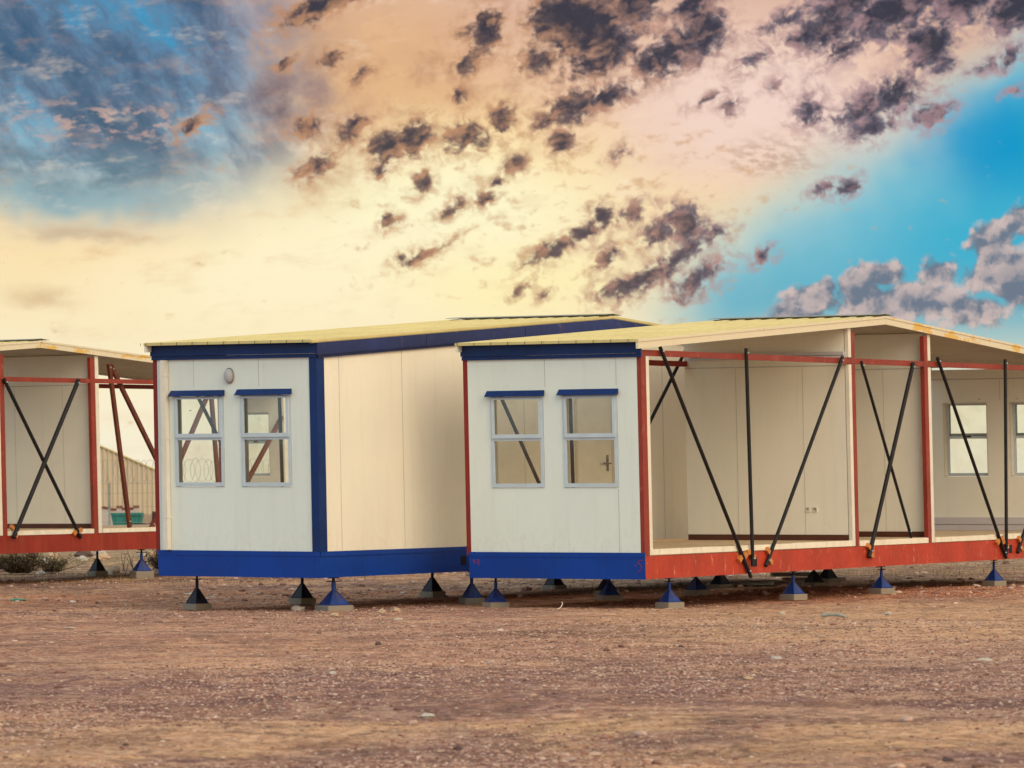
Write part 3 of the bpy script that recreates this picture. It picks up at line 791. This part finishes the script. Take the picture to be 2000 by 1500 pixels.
rock('litter', -4.65, 61.5, .13, .06, .02, RW, 'pale flat scrap behind the leftmost jack of the middle cabin', 'litter', 'litter on the ground', 53)
# length of grey strip lying on the sand
m = MB(); m.path([(0, 0, .02), (.09, 0, .034), (.19, 0, .03), (.27, .01, .012)], .021, 8)
o = m.build('pipe_offcut', M['grey']); o.location = (3.53, 48.9, 0); tag(o, 'bent grey pipe offcut lying on the sand before the red beam', 'pipe')
m = MB(); m.path([(0, 0, .0), (.05, 0, .03), (.075, 0, .07), (.07, 0, .10)], .006, 6)
o = m.build('wire_piece', M['sill']); o.location = (.52, 52.4, 0); tag(o, 'thin curved strip of pale wire sticking up in front of the blue beam', 'wire')
# boards
WD = paint('weathered_board', (.33, .26, .22), .2, (.14, .1, .08), .5, .8, 8.)
for i, (x, y, z, L, rz, lb) in enumerate([(4.18, 64.6, .0, .95, 4, 'lower of two weathered boards stacked on the ground under the cabin'),
                                       (4.02, 64.7, .075, .85, 7, 'upper of two weathered boards stacked on the ground under the cabin')]):
    m = MB(); m.box(-.1, L-.1, -.1, .1, 0, .062); o = m.build('board', WD); o.location = (x, y, z); o.rotation_euler = (0, 0, radians(rz))
    tag(o, lb, 'board', 'boards stacked under the cabin')
m = MB()
for k in range(14):
    a0 = 2*pi*k/14; a1 = 2*pi*(k+1)/14
    m.hexa([(0, 0, .0), (.5*cos(a0), .3*sin(a0), 0), (.5*cos(a1), .3*sin(a1), 0), (0, 0, .001), (0, 0, .03), (.5*cos(a0), .3*sin(a0), .012+.02*(k % 3)), (.5*cos(a1), .3*sin(a1), .012+.02*((k+1) % 3)), (0, 0, .031)])
o = m.build('sheet_offcut', M['grey']); o.location = (3.35, 63.0, 0); tag(o, 'crumpled grey sheet lying under the cabin left of the boards', 'sheet offcut')

# ------------------------------------------------------------------ bushes
def f_leaf(c0, c1, c2):
    def fn(N, b):
        gm = N.n('ShaderNodeNewGeometry').outputs['Random Per Island']
        N.put(b.inputs['Base Color'], N.ramp(gm, [(0, c0), (.5, c1), (1, c2)]))
    return fn
M['leaf'] = newmat('shrub_leaf', f_leaf((.025, .018, .010), (.07, .045, .022), (.22, .15, .07)), .7, .2)
M['leaf2'] = newmat('dry_shrub_leaf', f_leaf((.05, .045, .03), (.16, .12, .06), (.4, .33, .2)), .7, .2)
M['twig'] = paint('twig_bark', (.06, .035, .025), .2, (.03, .02, .02), .3, .8, 20.)
def bush(x, y, w, h, nleaf, label, leaf='leaf', seed=1, ntwig=40):
    r_ = random.Random(seed); R = empty('shrub', (x, y, 0)); tag(R, label, 'shrub', 'shrubs near the far left cabin')
    m = MB(); tips = []
    for k in range(ntwig):
        a = r_.uniform(0, 2*pi); el = r_.uniform(.25, 1.3); L = r_.uniform(.5, 1.)
        p = Vector((r_.uniform(-.15, .15)*w, r_.uniform(-.15, .15)*w, 0)); d = Vector((cos(a)*cos(el)*w*.55, sin(a)*cos(el)*w*.4, sin(el)*h))*L/5
        for q in range(5):
            n_ = p+d+Vector((r_.gauss(0, .012), r_.gauss(0, .012), r_.gauss(0, .006)+.01))
            m.tube(p, n_, .006*(1-q*.15), 4, caps=False); p = n_; tips.append((p.copy(), q))
    m.build('twigs', M['twig'], R)
    if nleaf:
        V = []; F = []
        for k in range(nleaf):
            p, q = r_.choice(tips); p = p+Vector((r_.gauss(0, .03), r_.gauss(0, .03), r_.gauss(0, .025)))
            if p.z < .005: p.z = .01
            s = r_.uniform(.008, .02); a = Vector((r_.gauss(0, 1), r_.gauss(0, 1), r_.gauss(0, 1))).normalized(); b_ = a.orthogonal().normalized()
            i = len(V); V += [p-a*s, p+b_*s*.5, p+a*s, p-b_*s*.5]; F.append((i, i+1, i+2, i+3))
        me = bpy.data.meshes.new('foliage'); me.from_pydata([tuple(v) for v in V], [], F); me.materials.append(M[leaf])
        o = bpy.data.objects.new('foliage', me); COL.objects.link(o); o.parent = R
    return R
bush(-8.75, 75.3, 1.15, .42, 9000, 'dark low shrub at the left edge under the far left cabin', 'leaf', 3, 90)
bush(-8.25, 75.9, .8, .30, 3000, 'dry brownish shrub right of the dark one under the far left cabin', 'leaf2', 4, 60)
bush(-6.25, 76.2, .7, .42, 6000, 'dark shrub behind the blue corner base of the middle cabin', 'leaf', 5, 60)
bush(-6.85, 75.6, .9, .5, 0, 'bare leafless twigs left of the blue jack of the far left cabin', 'leaf', 6, 7)
bush(-9.6, 78.5, .9, .35, 3500, 'pale dry shrub beyond the dark one at the left edge', 'leaf2', 8, 50)
# rubble field behind
for i in range(26):
    r_ = random.Random(100+i); y = r_.uniform(84, 112); x = -y*r_.uniform(.082, .115); s = r_.uniform(.05, .16)
    rock('rubble', x, y, s*1.4, s, s*.7, (RM, RW, RM, RD)[i % 4], 'broken rubble stone lying beyond the far left cabin', 'rubble', 'rubble beyond the far left cabin', 200+i, i)

# ------------------------------------------------------------------ background: shed, block wall, bin, fence
def f_clad(N, b):
    p = N.obj(); n = N.noise(N.v('MULTIPLY', p, (3, 3, .4)), 2, 4)
    N.put(b.inputs['Base Color'], N.mix(n, (.46, .38, .27), (.62, .54, .41)))
M['clad'] = newmat('beige_cladding', f_clad, .6)
sh = empty('warehouse', (-19.8, 190, 0), radians(6)); tag(sh, 'low beige corrugated warehouse gable seen through the far left cabin', 'warehouse')
zr = lambda x: 3.62-abs(x)*.445
m = MB(); x = -4.5; step = .055
k = 0
while x < 4.5-1e-6:
    a, b_ = x, x+step
    d0, d1 = ((0, .07), (.07, .07), (.07, 0), (0, 0))[k % 4]
    m.quad((a, -d0, -.3), (b_, -d1, -.3), (b_, -d1, zr(b_)), (a, -d0, zr(a)))
    x = b_; k += 1
m.build('gable_wall', M['clad'], sh)
m = MB(); m.quad((-4.5, .02, -.3), (-4.5, 12, -.3), (-4.5, 12, zr(4.5)), (-4.5, .02, zr(4.5))); m.quad((4.5, .02, -.3), (4.5, 12, -.3), (4.5, 12, zr(4.5)), (4.5, .02, zr(4.5))); m.quad((-4.5, 12, -.3), (4.5, 12, -.3), (4.5, 12, zr(4.5)), (0, 12, zr(0)), (-4.5, 12, zr(4.5)))
m.build('side_wall', M['clad'], sh)
m = MB()
for s_ in (-1, 1):
    m.hexa([(0, -.12, zr(0)+.005), (s_*4.6, -.12, zr(4.6)+.005), (s_*4.6, 12.1, zr(4.6)+.005), (0, 12.1, zr(0)+.005), (0, -.12, zr(0)+.07), (s_*4.6, -.12, zr(4.6)+.07), (s_*4.6, 12.1, zr(4.6)+.07), (0, 12.1, zr(0)+.07)])
m.build('roof', M['roof'], sh)
BW = rockmat('old_plaster', (.30, .26, .24), (.6, .56, .52)); BR = rockmat('red_coping', (.12, .035, .03), (.25, .07, .05))
bw = empty('block_wall', (-15.2, 150, 0)); tag(bw, 'old plastered block wall with red coping in front of the warehouse', 'wall')
m = MB()
for k in range(10): m.box(k*.2, k*.2+.198, 0, .2, -.1, .52+.05*sin(k*2.3))
m.build('masonry', BW, bw)
m = MB()
for k in range(10): m.box(k*.2, k*.2+.19, -.03, .23, .522+.05*sin(k*2.3), .60+.05*sin(k*2.3))
m.build('coping', BR, bw)
TL = paint('teal_paint', (.03, .20, .18), .2, (.03, .08, .08), .4, .5, 3.)
bn = empty('waste_skip', (-12.3, 130, 0)); tag(bn, 'teal metal waste skip in front of the old block wall', 'waste skip')
m = MB(); m.hexa([(.08, 0, .05), (.87, 0, .05), (.87, .7, .05), (.08, .7, .05), (0, -.05, .55), (.95, -.05, .55), (.95, .75, .55), (0, .75, .55)]); m.build('skip_body', TL, bn)
m = MB(); m.box(-.03, .98, -.08, -.052, .49, .57)
for x in (.15, .45, .75): m.box(x, x+.05, -.07, -.03, .05, .49)
m.build('skip_ribs', TL, bn)
m = MB(); m.box(.1, .2, .1, .6, 0, .05).box(.75, .85, .1, .6, 0, .05); m.build('skid', M['steel'], bn)
# dark tyres and stumps
def torus(R, r, z):
    m = MB(); n1, n2 = 24, 10
    for i in range(n1):
        for j in range(n2):
            q = []
            for (a, b_) in ((i, j), (i+1, j), (i+1, j+1), (i, j+1)):
                t = 2*pi*a/n1; p = 2*pi*b_/n2; q.append(((R+r*cos(p))*cos(t), (R+r*cos(p))*sin(t), z+r*sin(p)))
            m.quad(*q)
    return m
for i, (x, y, z, R, lb) in enumerate([(-10.95, 125, .1, .3, 'upper black tyre right of the teal skip'), (-10.9, 125.2, -.04, .33, 'lower black tyre right of the teal skip')]):
    o = torus(R, .1, 0).build('tyre', M['hole'], None, smooth=True); o.location = (x, y, z+.1); tag(o, lb, 'tyre', 'old tyres beside the teal skip')
for i, (x, h, lb) in enumerate([(-10.85, .62, 'left dark stump post beside the tyres'), (-10.72, .66, 'right dark stump post beside the tyres')]):
    m = MB(); m.tube((0, 0, 0), (.02, 0, h), .055, 9, .045); m.tube((.01, 0, h*.7), (.07, 0, h*.95), .02, 6, .014)
    o = m.build('stump', M['twig']); o.location = (x, 128, 0); tag(o, lb, 'stump', 'stumps beside the tyres')
for i in range(16):
    r_ = random.Random(300+i)
    rock('rubble', -11.6+r_.uniform(0, 2.6), 134+r_.uniform(-1, 3), r_.uniform(.1, .25), .15, r_.uniform(.08, .2), (RM, RD, RM)[i % 3], 'heaped rubble lump at the foot of the warehouse', 'rubble', 'heaped rubble before the warehouse', 400+i, i)
# razor wire fence
fw = empty('razor_wire_fence', (-19, 110, 0)); tag(fw, 'wire fence topped with coiled razor wire behind the cabins', 'fence')
for x in np.arange(0, 20, 2.85):
    m = MB(); m.box(x-.03, x+.03, -.03, .03, 0, 1.52); m.build('fence_post', M['twig'] if False else M['grey'], fw)
m = MB()
for z in (.5, .9, 1.25, 1.5): m.tube((0, -.035, z), (19.9, -.035, z), .004, 4)
m.build('strand', M['grey'], fw)
m = MB()
for k in range(118):
    cx = .1+k*.167; yw = radians(62 if k % 2 else -62)+.1*sin(k*2.1); rr = .29+.012*sin(k*1.3)
    q = [(cx+rr*.95*cos(a)*cos(yw), rr*cos(a)*sin(yw), 1.82+rr*sin(a)+.012*sin(k*.9)) for a in np.linspace(0, 2*pi, 21)]
    for a, b_ in zip(q[:-1], q[1:]): m.tube(a, b_, .005, 3, caps=False)
m.build('razor_coil', M['grey'], fw)

# ------------------------------------------------------------------ world / sky
SUN_AZ = radians(150)     # clockwise from +Y (view direction)
SUN_EL = radians(34)
w = bpy.data.worlds.new('World'); scene.world = w; w.use_nodes = True
t = w.node_tree; t.nodes.clear(); N = NT(t)
out = N.n('ShaderNodeOutputWorld'); bg = N.n('ShaderNodeBackground'); t.links.new(bg.outputs[0], out.inputs[0])
sky = N.n('ShaderNodeTexSky'); sky.sky_type = 'NISHITA'; sky.sun_disc = False; sky.sun_elevation = SUN_EL; sky.sun_rotation = SUN_AZ
D = N.n('ShaderNodeTexCoord').outputs['Generated']
dx, dy, dz = N.sep(D)
az = N.m('ARCTAN2', dx, dy); el = N.m('ARCSINE', dz)
S = N.m('MULTIPLY', az, 8.3); T = N.m('MULTIPLY', el, 8.3)
p = N.xyz(S, T, 0.)
def P_(x, y): return ((x-1000)/1000., (921-y)/1000.)
C_ = lambda *a: srgb(*a)
wn = N.v('SUBTRACT', N.noise(p, 2.2, 4, .6, out='Color'), (.5, .5, .5))
wn2 = N.v('SUBTRACT', N.noise(p, 9., 5, .65, out='Color'), (.5, .5, .5))
pw = N.v('ADD', p, N.v('MULTIPLY', wn, (.30, .22, 0)))         # softly warped
pc = N.v('ADD', N.v('ADD', p, N.v('MULTIPLY', wn2, (.055, .04, 0))), N.v('MULTIPLY', wn, (.02, .02, 0)))
def blob(vec, x, y, rx, ry, a=0., b=1.):
    sx, sy = P_(x, y)
    q = N.v('MULTIPLY_ADD', vec, (1000./rx, 1000./ry, 0), (-sx*1000./rx, -sy*1000./ry, 0))
    return N.ss(N.v('LENGTH', q), b, a)
# base: warm cream near the horizon, peach above
ps = N.sep(pw)
c = N.ramp(N.m('MULTIPLY', ps[1], 1.05), [(0, C_(246, 238, 214)), (.2, C_(251, 239, 203)), (.45, C_(251, 226, 176)), (.62, C_(243, 208, 162)), (.8, C_(232, 190, 154)), (1, C_(218, 178, 158))])
c = N.mix(blob(pw, 1480, 210, 520, 270, .1, 1.), c, C_(243, 214, 200))
c = N.mix(N.m('MULTIPLY', blob(pw, 740, 150, 330, 240, .2, 1.), .85), c, C_(228, 182, 134))
c = N.mix(blob(pw, 960, 320, 330, 200, .1, 1.), c, C_(255, 224, 164))
c = N.mix(blob(pw, 860, 430, 560, 250, .15, 1.), c, C_(255, 247, 204))
c = N.mix(N.m('MULTIPLY', blob(pw, 620, 540, 620, 150, .1, 1.), .9), c, C_(255, 243, 204))
c = N.mix(N.m('MULTIPLY', blob(pw, 1000, 560, 360, 110, .1, 1.), .7), c, C_(255, 240, 178))
# right hand blue
dR = N.m('ADD', N.m('MULTIPLY', ps[0], .557), N.m('MULTIPLY', ps[1], -.83))     # increases to lower right
mR = N.ss(dR, -.26, -.02)
mR = N.m('MULTIPLY', N.m('MULTIPLY', mR, N.ss(ps[0], .12, .45)), N.ss(T, .10, .34))
blueR = N.mix(N.ss(N.m('ADD', dR, N.m('MULTIPLY', ps[0], .12)), -.12, .22), C_(158, 202, 210), C_(66, 176, 206))
blueR = N.mix(N.ss(ps[1], .48, .24), blueR, C_(108, 178, 196))
c = N.mix(mR, c, blueR)
c = N.mix(N.m('MULTIPLY', blob(pw, 1980, 290, 260, 150, .1, 1.), .85), c, C_(0, 148, 200))
# left hand blue
mL = N.m('MULTIPLY', N.ss(ps[0], -.34, -.66), N.ss(ps[1], .42, .64))
blueL = N.mix(N.ss(ps[1], .5, .85), C_(160, 196, 204), C_(56, 152, 196))
c = N.mix(mL, c, blueL)
c = N.mix(N.m('MULTIPLY', blob(pw, 130, 390, 420, 60, .1, 1.), .8), c, C_(130, 172, 184))
# grey slate sheets, upper left (slanting)
rp = N.xyz(N.m('ADD', N.m('MULTIPLY', S, .80), N.m('MULTIPLY', T, .60)), N.m('MULTIPLY', N.m('ADD', N.m('MULTIPLY', S, .60), N.m('MULTIPLY', T, -.80)), -.42), 0.)
nl = N.noise(N.v('ADD', rp, N.v('MULTIPLY', wn2, (.05, .05, 0))), 6., 9, .64)
areaL = N.m('MULTIPLY', N.ss(ps[0], -.34, -.58), N.ss(ps[1], .50, .64))
k = N.m('MULTIPLY', N.ss(nl, .36, .54), areaL)
c = N.mix(N.m('MULTIPLY', k, .82), c, N.mix(N.ss(nl, .40, .66), C_(116, 124, 146), C_(56, 68, 94)))
# thin peach ripples under it
nr = N.noise(N.v('MULTIPLY', pc, (1., 2.2, 1)), 26., 5, .6)
k = N.m('MULTIPLY', N.ss(nr, .50, .62), blob(pw, 230, 250, 260, 70, .2, 1.))
c = N.mix(N.m('MULTIPLY', k, .75), c, C_(205, 172, 160))
# grey band below
nb = N.noise(N.v('MULTIPLY', pc, (1., 2.8, 1)), 7., 6, .6)
k = N.m('MULTIPLY', N.ss(nb, .38, .62), blob(pw, 190, 335, 340, 60, .2, 1.))
c = N.mix(N.m('MULTIPLY', k, .85), c, C_(92, 122, 140))
k = N.m('MULTIPLY', N.ss(nb, .36, .62), blob(pw, 170, 452, 240, 26, .1, 1.))
c = N.mix(N.m('MULTIPLY', k, .55), c, C_(176, 158, 140))
k = N.m('MULTIPLY', N.ss(nb, .36, .62), blob(pc, 90, 572, 130, 36, .0, 1.))
c = N.mix(N.m('MULTIPLY', k, .6), c, C_(205, 172, 130))
# mauve veil left of centre
nv = N.noise(pc, 7., 8, .62)
k = N.m('MULTIPLY', N.ss(nv, .34, .62), blob(pw, 560, 190, 190, 260, .1, 1.))
c = N.mix(N.m('MULTIPLY', k, .85), c, C_(142, 122, 126))
k = N.m('MULTIPLY', N.ss(nv, .42, .62), blob(pc, 540, 200, 70, 90, .1, 1.))
c = N.mix(N.m('MULTIPLY', k, .6), c, C_(95, 86, 98))
k = N.m('MULTIPLY', N.ss(nv, .40, .66), blob(pw, 760, 130, 300, 200, .1, 1.))
c = N.mix(N.m('MULTIPLY', k, .28), c, C_(196, 150, 122))
k = N.m('MULTIPLY', N.ss(nv, .36, .7), blob(pw, 640, 360, 140, 110, .1, 1.))
c = N.mix(N.m('MULTIPLY', k, .7), c, C_(198, 158, 118))
# mottled patch right of centre
nm = N.noise(N.v('MULTIPLY', N.xyz(N.m('ADD', S, N.m('MULTIPLY', T, .6)), T, 0.), (1., 2., 1)), 36., 5, .6)
k = N.m('MULTIPLY', N.ss(nm, .40, .60), blob(pc, 1520, 315, 140, 62, .25, 1.))
c = N.mix(N.m('MULTIPLY', k, .75), c, C_(196, 164, 146))
nw = N.noise(N.v('MULTIPLY', N.xyz(N.m('ADD', S, N.m('MULTIPLY', T, -.5)), T, 0.), (1., 2.4, 1)), 6.5, 9, .66)
k = N.m('MULTIPLY', N.m('MULTIPLY', N.ss(nw, .50, .72), N.ss(T, .12, .45)), N.ss(mR, .8, 0.))
c = N.mix(N.m('MULTIPLY', k, .34), c, N.mix(N.ss(S, -.1, .5), C_(218, 168, 126), C_(220, 184, 172)))
k = N.m('MULTIPLY', N.m('MULTIPLY', N.ss(nw, .46, .30), N.ss(T, .3, .6)), N.ss(mR, .5, 0.))
c = N.mix(N.m('MULTIPLY', k, .35), c, C_(255, 232, 205))
k = N.m('MULTIPLY', N.ss(nw, .44, .70), N.ss(T, .42, .10))
c = N.mix(N.m('MULTIPLY', k, .22), c, C_(232, 196, 150))
nz = N.noise(N.v('MULTIPLY', pc, (1., 1.25, 1)), 10., 9, .66)
k = N.m('MULTIPLY', N.ss(nz, .50, .66), N.m('MAXIMUM', blob(p, 820, 210, 330, 230, .4, 1.), N.m('MULTIPLY', blob(p, 1500, 90, 480, 170, .4, 1.), .8)))
c = N.mix(N.m('MULTIPLY', k, .42), c, N.mix(N.ss(S, -.1, .5), C_(176, 132, 102), C_(182, 148, 150)))
# scattered small flecks
nf = N.noise(N.v('MULTIPLY', pc, (1., 1.5, 1)), 22., 7, .62)
fa = N.m('ADD', N.m('MULTIPLY', blob(p, 1150, 380, 620, 330, .3, 1.), .10), N.m('MULTIPLY', blob(p, 800, 430, 260, 220, .2, 1.), .03))
k = N.ss(N.m('ADD', nf, fa), .62, .77)
c = N.mix(N.m('MULTIPLY', k, .6), c, C_(206, 160, 118))
# individually placed dark clouds
DK = [(1150,50,80,75),(1105,30,60,55),(1240,20,60,40),(1190,95,95,38),(1325,95,85,36),(1290,115,50,26),(1385,60,32,55),(950,55,28,48),(912,125,30,20),(1060,125,42,26),(1360,15,50,25),
 (1195,185,48,22),(1130,210,60,26),(1075,238,42,15),(1110,282,20,28),(905,185,11,17),(655,115,26,12),(722,142,24,12),(560,122,15,12),(610,246,28,15),(692,252,32,18),(755,288,30,36),(812,268,38,32),(912,266,45,24),(985,232,24,28),(745,332,14,15),(826,352,18,20),(880,410,28,9),
 (1008,322,14,22),(950,395,20,10),(975,355,14,8),(1183,422,20,28),(1238,416,34,14),(1150,452,30,13),(1092,490,42,16),(1055,505,34,9),(1290,460,42,22),(1345,445,36,34),(1352,492,55,24),(1405,468,32,13),(1265,542,76,22),(1368,545,48,24),(1190,505,24,16),
 (1580,225,34,26),(1685,218,48,26),(1760,195,54,34),(1710,255,42,22),(1822,240,34,16),(1650,20,90,38),(1620,62,70,30),(1655,105,38,20),(1760,30,110,42),(1822,95,48,40),(1560,42,60,18),(1880,15,90,38),(1980,30,60,38),(1850,135,28,20),(1925,140,36,11),(1978,120,26,18),(1975,190,20,7),
 (1470,130,42,13),(1385,200,24,9),(1430,218,14,13),(1512,182,18,10),(645,2,100,22),(785,502,20,11),(845,490,58,7),(1020,567,17,7),(1062,576,9,5),(1490,507,18,9),(385,247,28,14),(625,325,34,24),(762,432,14,12),(1615,375,26,8),(1660,372,18,12),(1218,298,20,9)]
def rot(x, y, a): return (x*cos(a)+y*sin(a), -x*sin(a)+y*cos(a))
def rotn(vec, a):
    q = N.sep(vec)
    return N.xyz(N.m('ADD', N.m('MULTIPLY', q[0], cos(a)), N.m('MULTIPLY', q[1], sin(a))), N.m('ADD', N.m('MULTIPLY', q[0], -sin(a)), N.m('MULTIPLY', q[1], cos(a))), 0.)
TILT = radians(26)
pcr = rotn(pc, TILT)
def union(lst, vec=None, a=0., grow=1.12):
    d = None
    vec = pc if vec is None else vec
    for (x, y, rx, ry) in lst:
        if a and rx < ry: rx, ry = (rx+ry)/2, (rx+ry)/2
        rx, ry = rx*grow, ry*grow
        sx, sy = rot(*P_(x, y), a) if a else P_(x, y)
        q = N.v('LENGTH', N.v('MULTIPLY_ADD', vec, (1000./rx, 1000./ry, 0), (-sx*1000./rx, -sy*1000./ry, 0)))
        q = N.m('MULTIPLY', N.m('SUBTRACT', q, 1.2), (min(rx, ry)/1000.)**.5*3.)
        d = q if d is None else N.m('MINIMUM', d, q)
    return d
ncv = N.v('MULTIPLY', pcr, (.72, 1.15, 1))
nfi = N.noise(N.v('ADD', pc, N.v('MULTIPLY', wn2, (.03, .03, 0))), 46., 6, .62)
nc = N.m('ADD', N.m('MULTIPLY', N.noise(ncv, 15., 10, .62), .62), N.m('MULTIPLY', nfi, .38))
toS = N.v('NORMALIZE', N.v('SUBTRACT', (-.08, .42, 0.), p))
nso = N.noise(N.v('ADD', ncv, rotn(N.v('MULTIPLY', toS, (.016, .016, 0)), TILT)), 15., 10, .62)
rim = N.ss(N.m('SUBTRACT', N.noise(ncv, 15., 3, .55), nso), -.03, .12)
d = union(DK, pcr, TILT)
dens = N.m('SUBTRACT', N.m('MULTIPLY', N.m('SUBTRACT', nc, .5), 2.5), d)
# lighter fringes of thin cloud around them
k = N.m('MULTIPLY', N.ss(dens, -.42, .10), N.ss(nfi, .36, .56))
edge = N.mix(N.ss(S, -.1, .75), C_(196, 148, 112), C_(176, 142, 148))
c = N.mix(N.m('MULTIPLY', k, .58), c, edge)
k = N.ss(dens, .0, .30)
core = N.mix(N.ss(N.m('ADD', dens, N.m('MULTIPLY', N.m('SUBTRACT', nv, .5), .9)), .08, .55), N.mix(N.ss(S, -.1, .6), C_(122, 98, 92), C_(112, 104, 118)), N.mix(N.ss(T, .35, .80), C_(74, 66, 76), C_(42, 50, 68)))
core = N.mix(N.m('MULTIPLY', rim, N.ss(dens, 1.1, .1)), core, N.mix(N.ss(S, -.1, .75), C_(196, 146, 112), C_(178, 144, 148)))
c = N.mix(N.m('MULTIPLY', k, .95), c, core)
# heaped clouds low on the right
CU = [(1590,588,52,30),(1672,568,38,40),(1730,550,34,30),(1745,600,170,42),(1830,545,48,34),(1942,492,50,58),(1995,450,42,42),(1925,550,58,38),(1905,615,90,30),(1990,560,60,60),(2080,520,90,90),(1560,625,60,22)]
d2 = union(CU, None, 0., .92)
nc2 = N.noise(pc, 17., 8, .58)
dens2 = N.m('SUBTRACT', N.m('MULTIPLY', N.m('SUBTRACT', nc2, .5), 1.5), d2)
k = N.ss(dens2, -.04, .22)
# light side: compare the density a little up-left
nsh = N.noise(N.v('ADD', pc, (-.012, .016, 0)), 17., 8, .58)
lit = N.ss(N.m('SUBTRACT', nc2, nsh), -.11, .13)
body = N.mix(lit, C_(112, 118, 134), C_(214, 190, 182))
body = N.mix(N.ss(dens2, .1, .9), body, N.mix(.5, body, C_(112, 118, 134)))
c = N.mix(N.m('MULTIPLY', k, .93), c, body)
# beyond the graded part: daylight sky and cloud, tinted as added unseen fill for the walls
nisk = N.v('SCALE', sky.outputs[0]); nisk.node.inputs['Scale'].default_value = .10
side = N.ss(N.m('ADD', N.m('MULTIPLY', dx, .86), N.m('MULTIPLY', dy, -.5)), .15, .95)
veil = N.mix(side, (.74, .96, 1.04), (1.75, 1.35, .85))  # added fill: warm toward the long sides, cool elsewhere
veil = N.mix(N.ss(dy, .2, 1.), veil, (1.0, .82, .55))
cl = N.noise(N.v('MULTIPLY', D, (1, 1, 1.8)), 3., 5, .6)
outer = N.mix(N.ss(cl, .3, .62, .6, .9), nisk, veil)
outer = N.mix(N.ss(dz, -.02, -.25), outer, (.22, .15, .10))
rr = N.v('LENGTH', N.v('MULTIPLY', N.xyz(S, N.m('SUBTRACT', T, .3), 0.), (.55, .8, 0)))
fin = N.mix(N.ss(rr, .85, 2.2), c, outer)
N.put(bg.inputs['Color'], fin); bg.inputs['Strength'].default_value = 1.
w.cycles.sampling_method = 'MANUAL'; w.cycles.sample_map_resolution = 1024

sl = bpy.data.lights.new('sun', 'SUN'); sl.energy = 1.5; sl.angle = radians(42); sl.color = (1., .80, .56)
so = bpy.data.objects.new('sun', sl); COL.objects.link(so)
sd = Vector((sin(SUN_AZ)*cos(SUN_EL), cos(SUN_AZ)*cos(SUN_EL), sin(SUN_EL)))
so.rotation_euler = sd.to_track_quat('Z', 'Y').to_euler()

# ------------------------------------------------------------------ camera
cam = bpy.data.cameras.new('camera'); co_ = bpy.data.objects.new('camera', cam); COL.objects.link(co_); scene.camera = co_
cam.sensor_width = 36; cam.lens = 8300/2000*36; cam.dof.use_dof = True; cam.dof.focus_distance = 54; cam.dof.aperture_fstop = 5.6; cam.clip_start = .5; cam.clip_end = 9000
th = atan((921.2455-750)/8300); ro = .0098
R = Vector((1, 0, 0)); F_ = Vector((0, cos(th), sin(th))); Uv = Vector((0, -sin(th), cos(th)))
R2 = R*cos(ro)-Uv*sin(ro); U2_ = R*sin(ro)+Uv*cos(ro)
mt = Matrix((R2, U2_, -F_)).transposed().to_4x4(); mt.translation = Vector((0, 0, 1.7098))
co_.matrix_world = mt

scene.view_settings.view_transform = 'Standard'; scene.view_settings.look = 'None'; scene.view_settings.gamma = 1
scene.view_settings.exposure = 0
scene.cycles.use_denoising = True
scene.cycles.max_bounces = 6; scene.cycles.diffuse_bounces = 4; scene.cycles.glossy_bounces = 2; scene.cycles.transparent_max_bounces = 12
scene.cycles.use_adaptive_sampling = True; scene.cycles.adaptive_threshold = .02
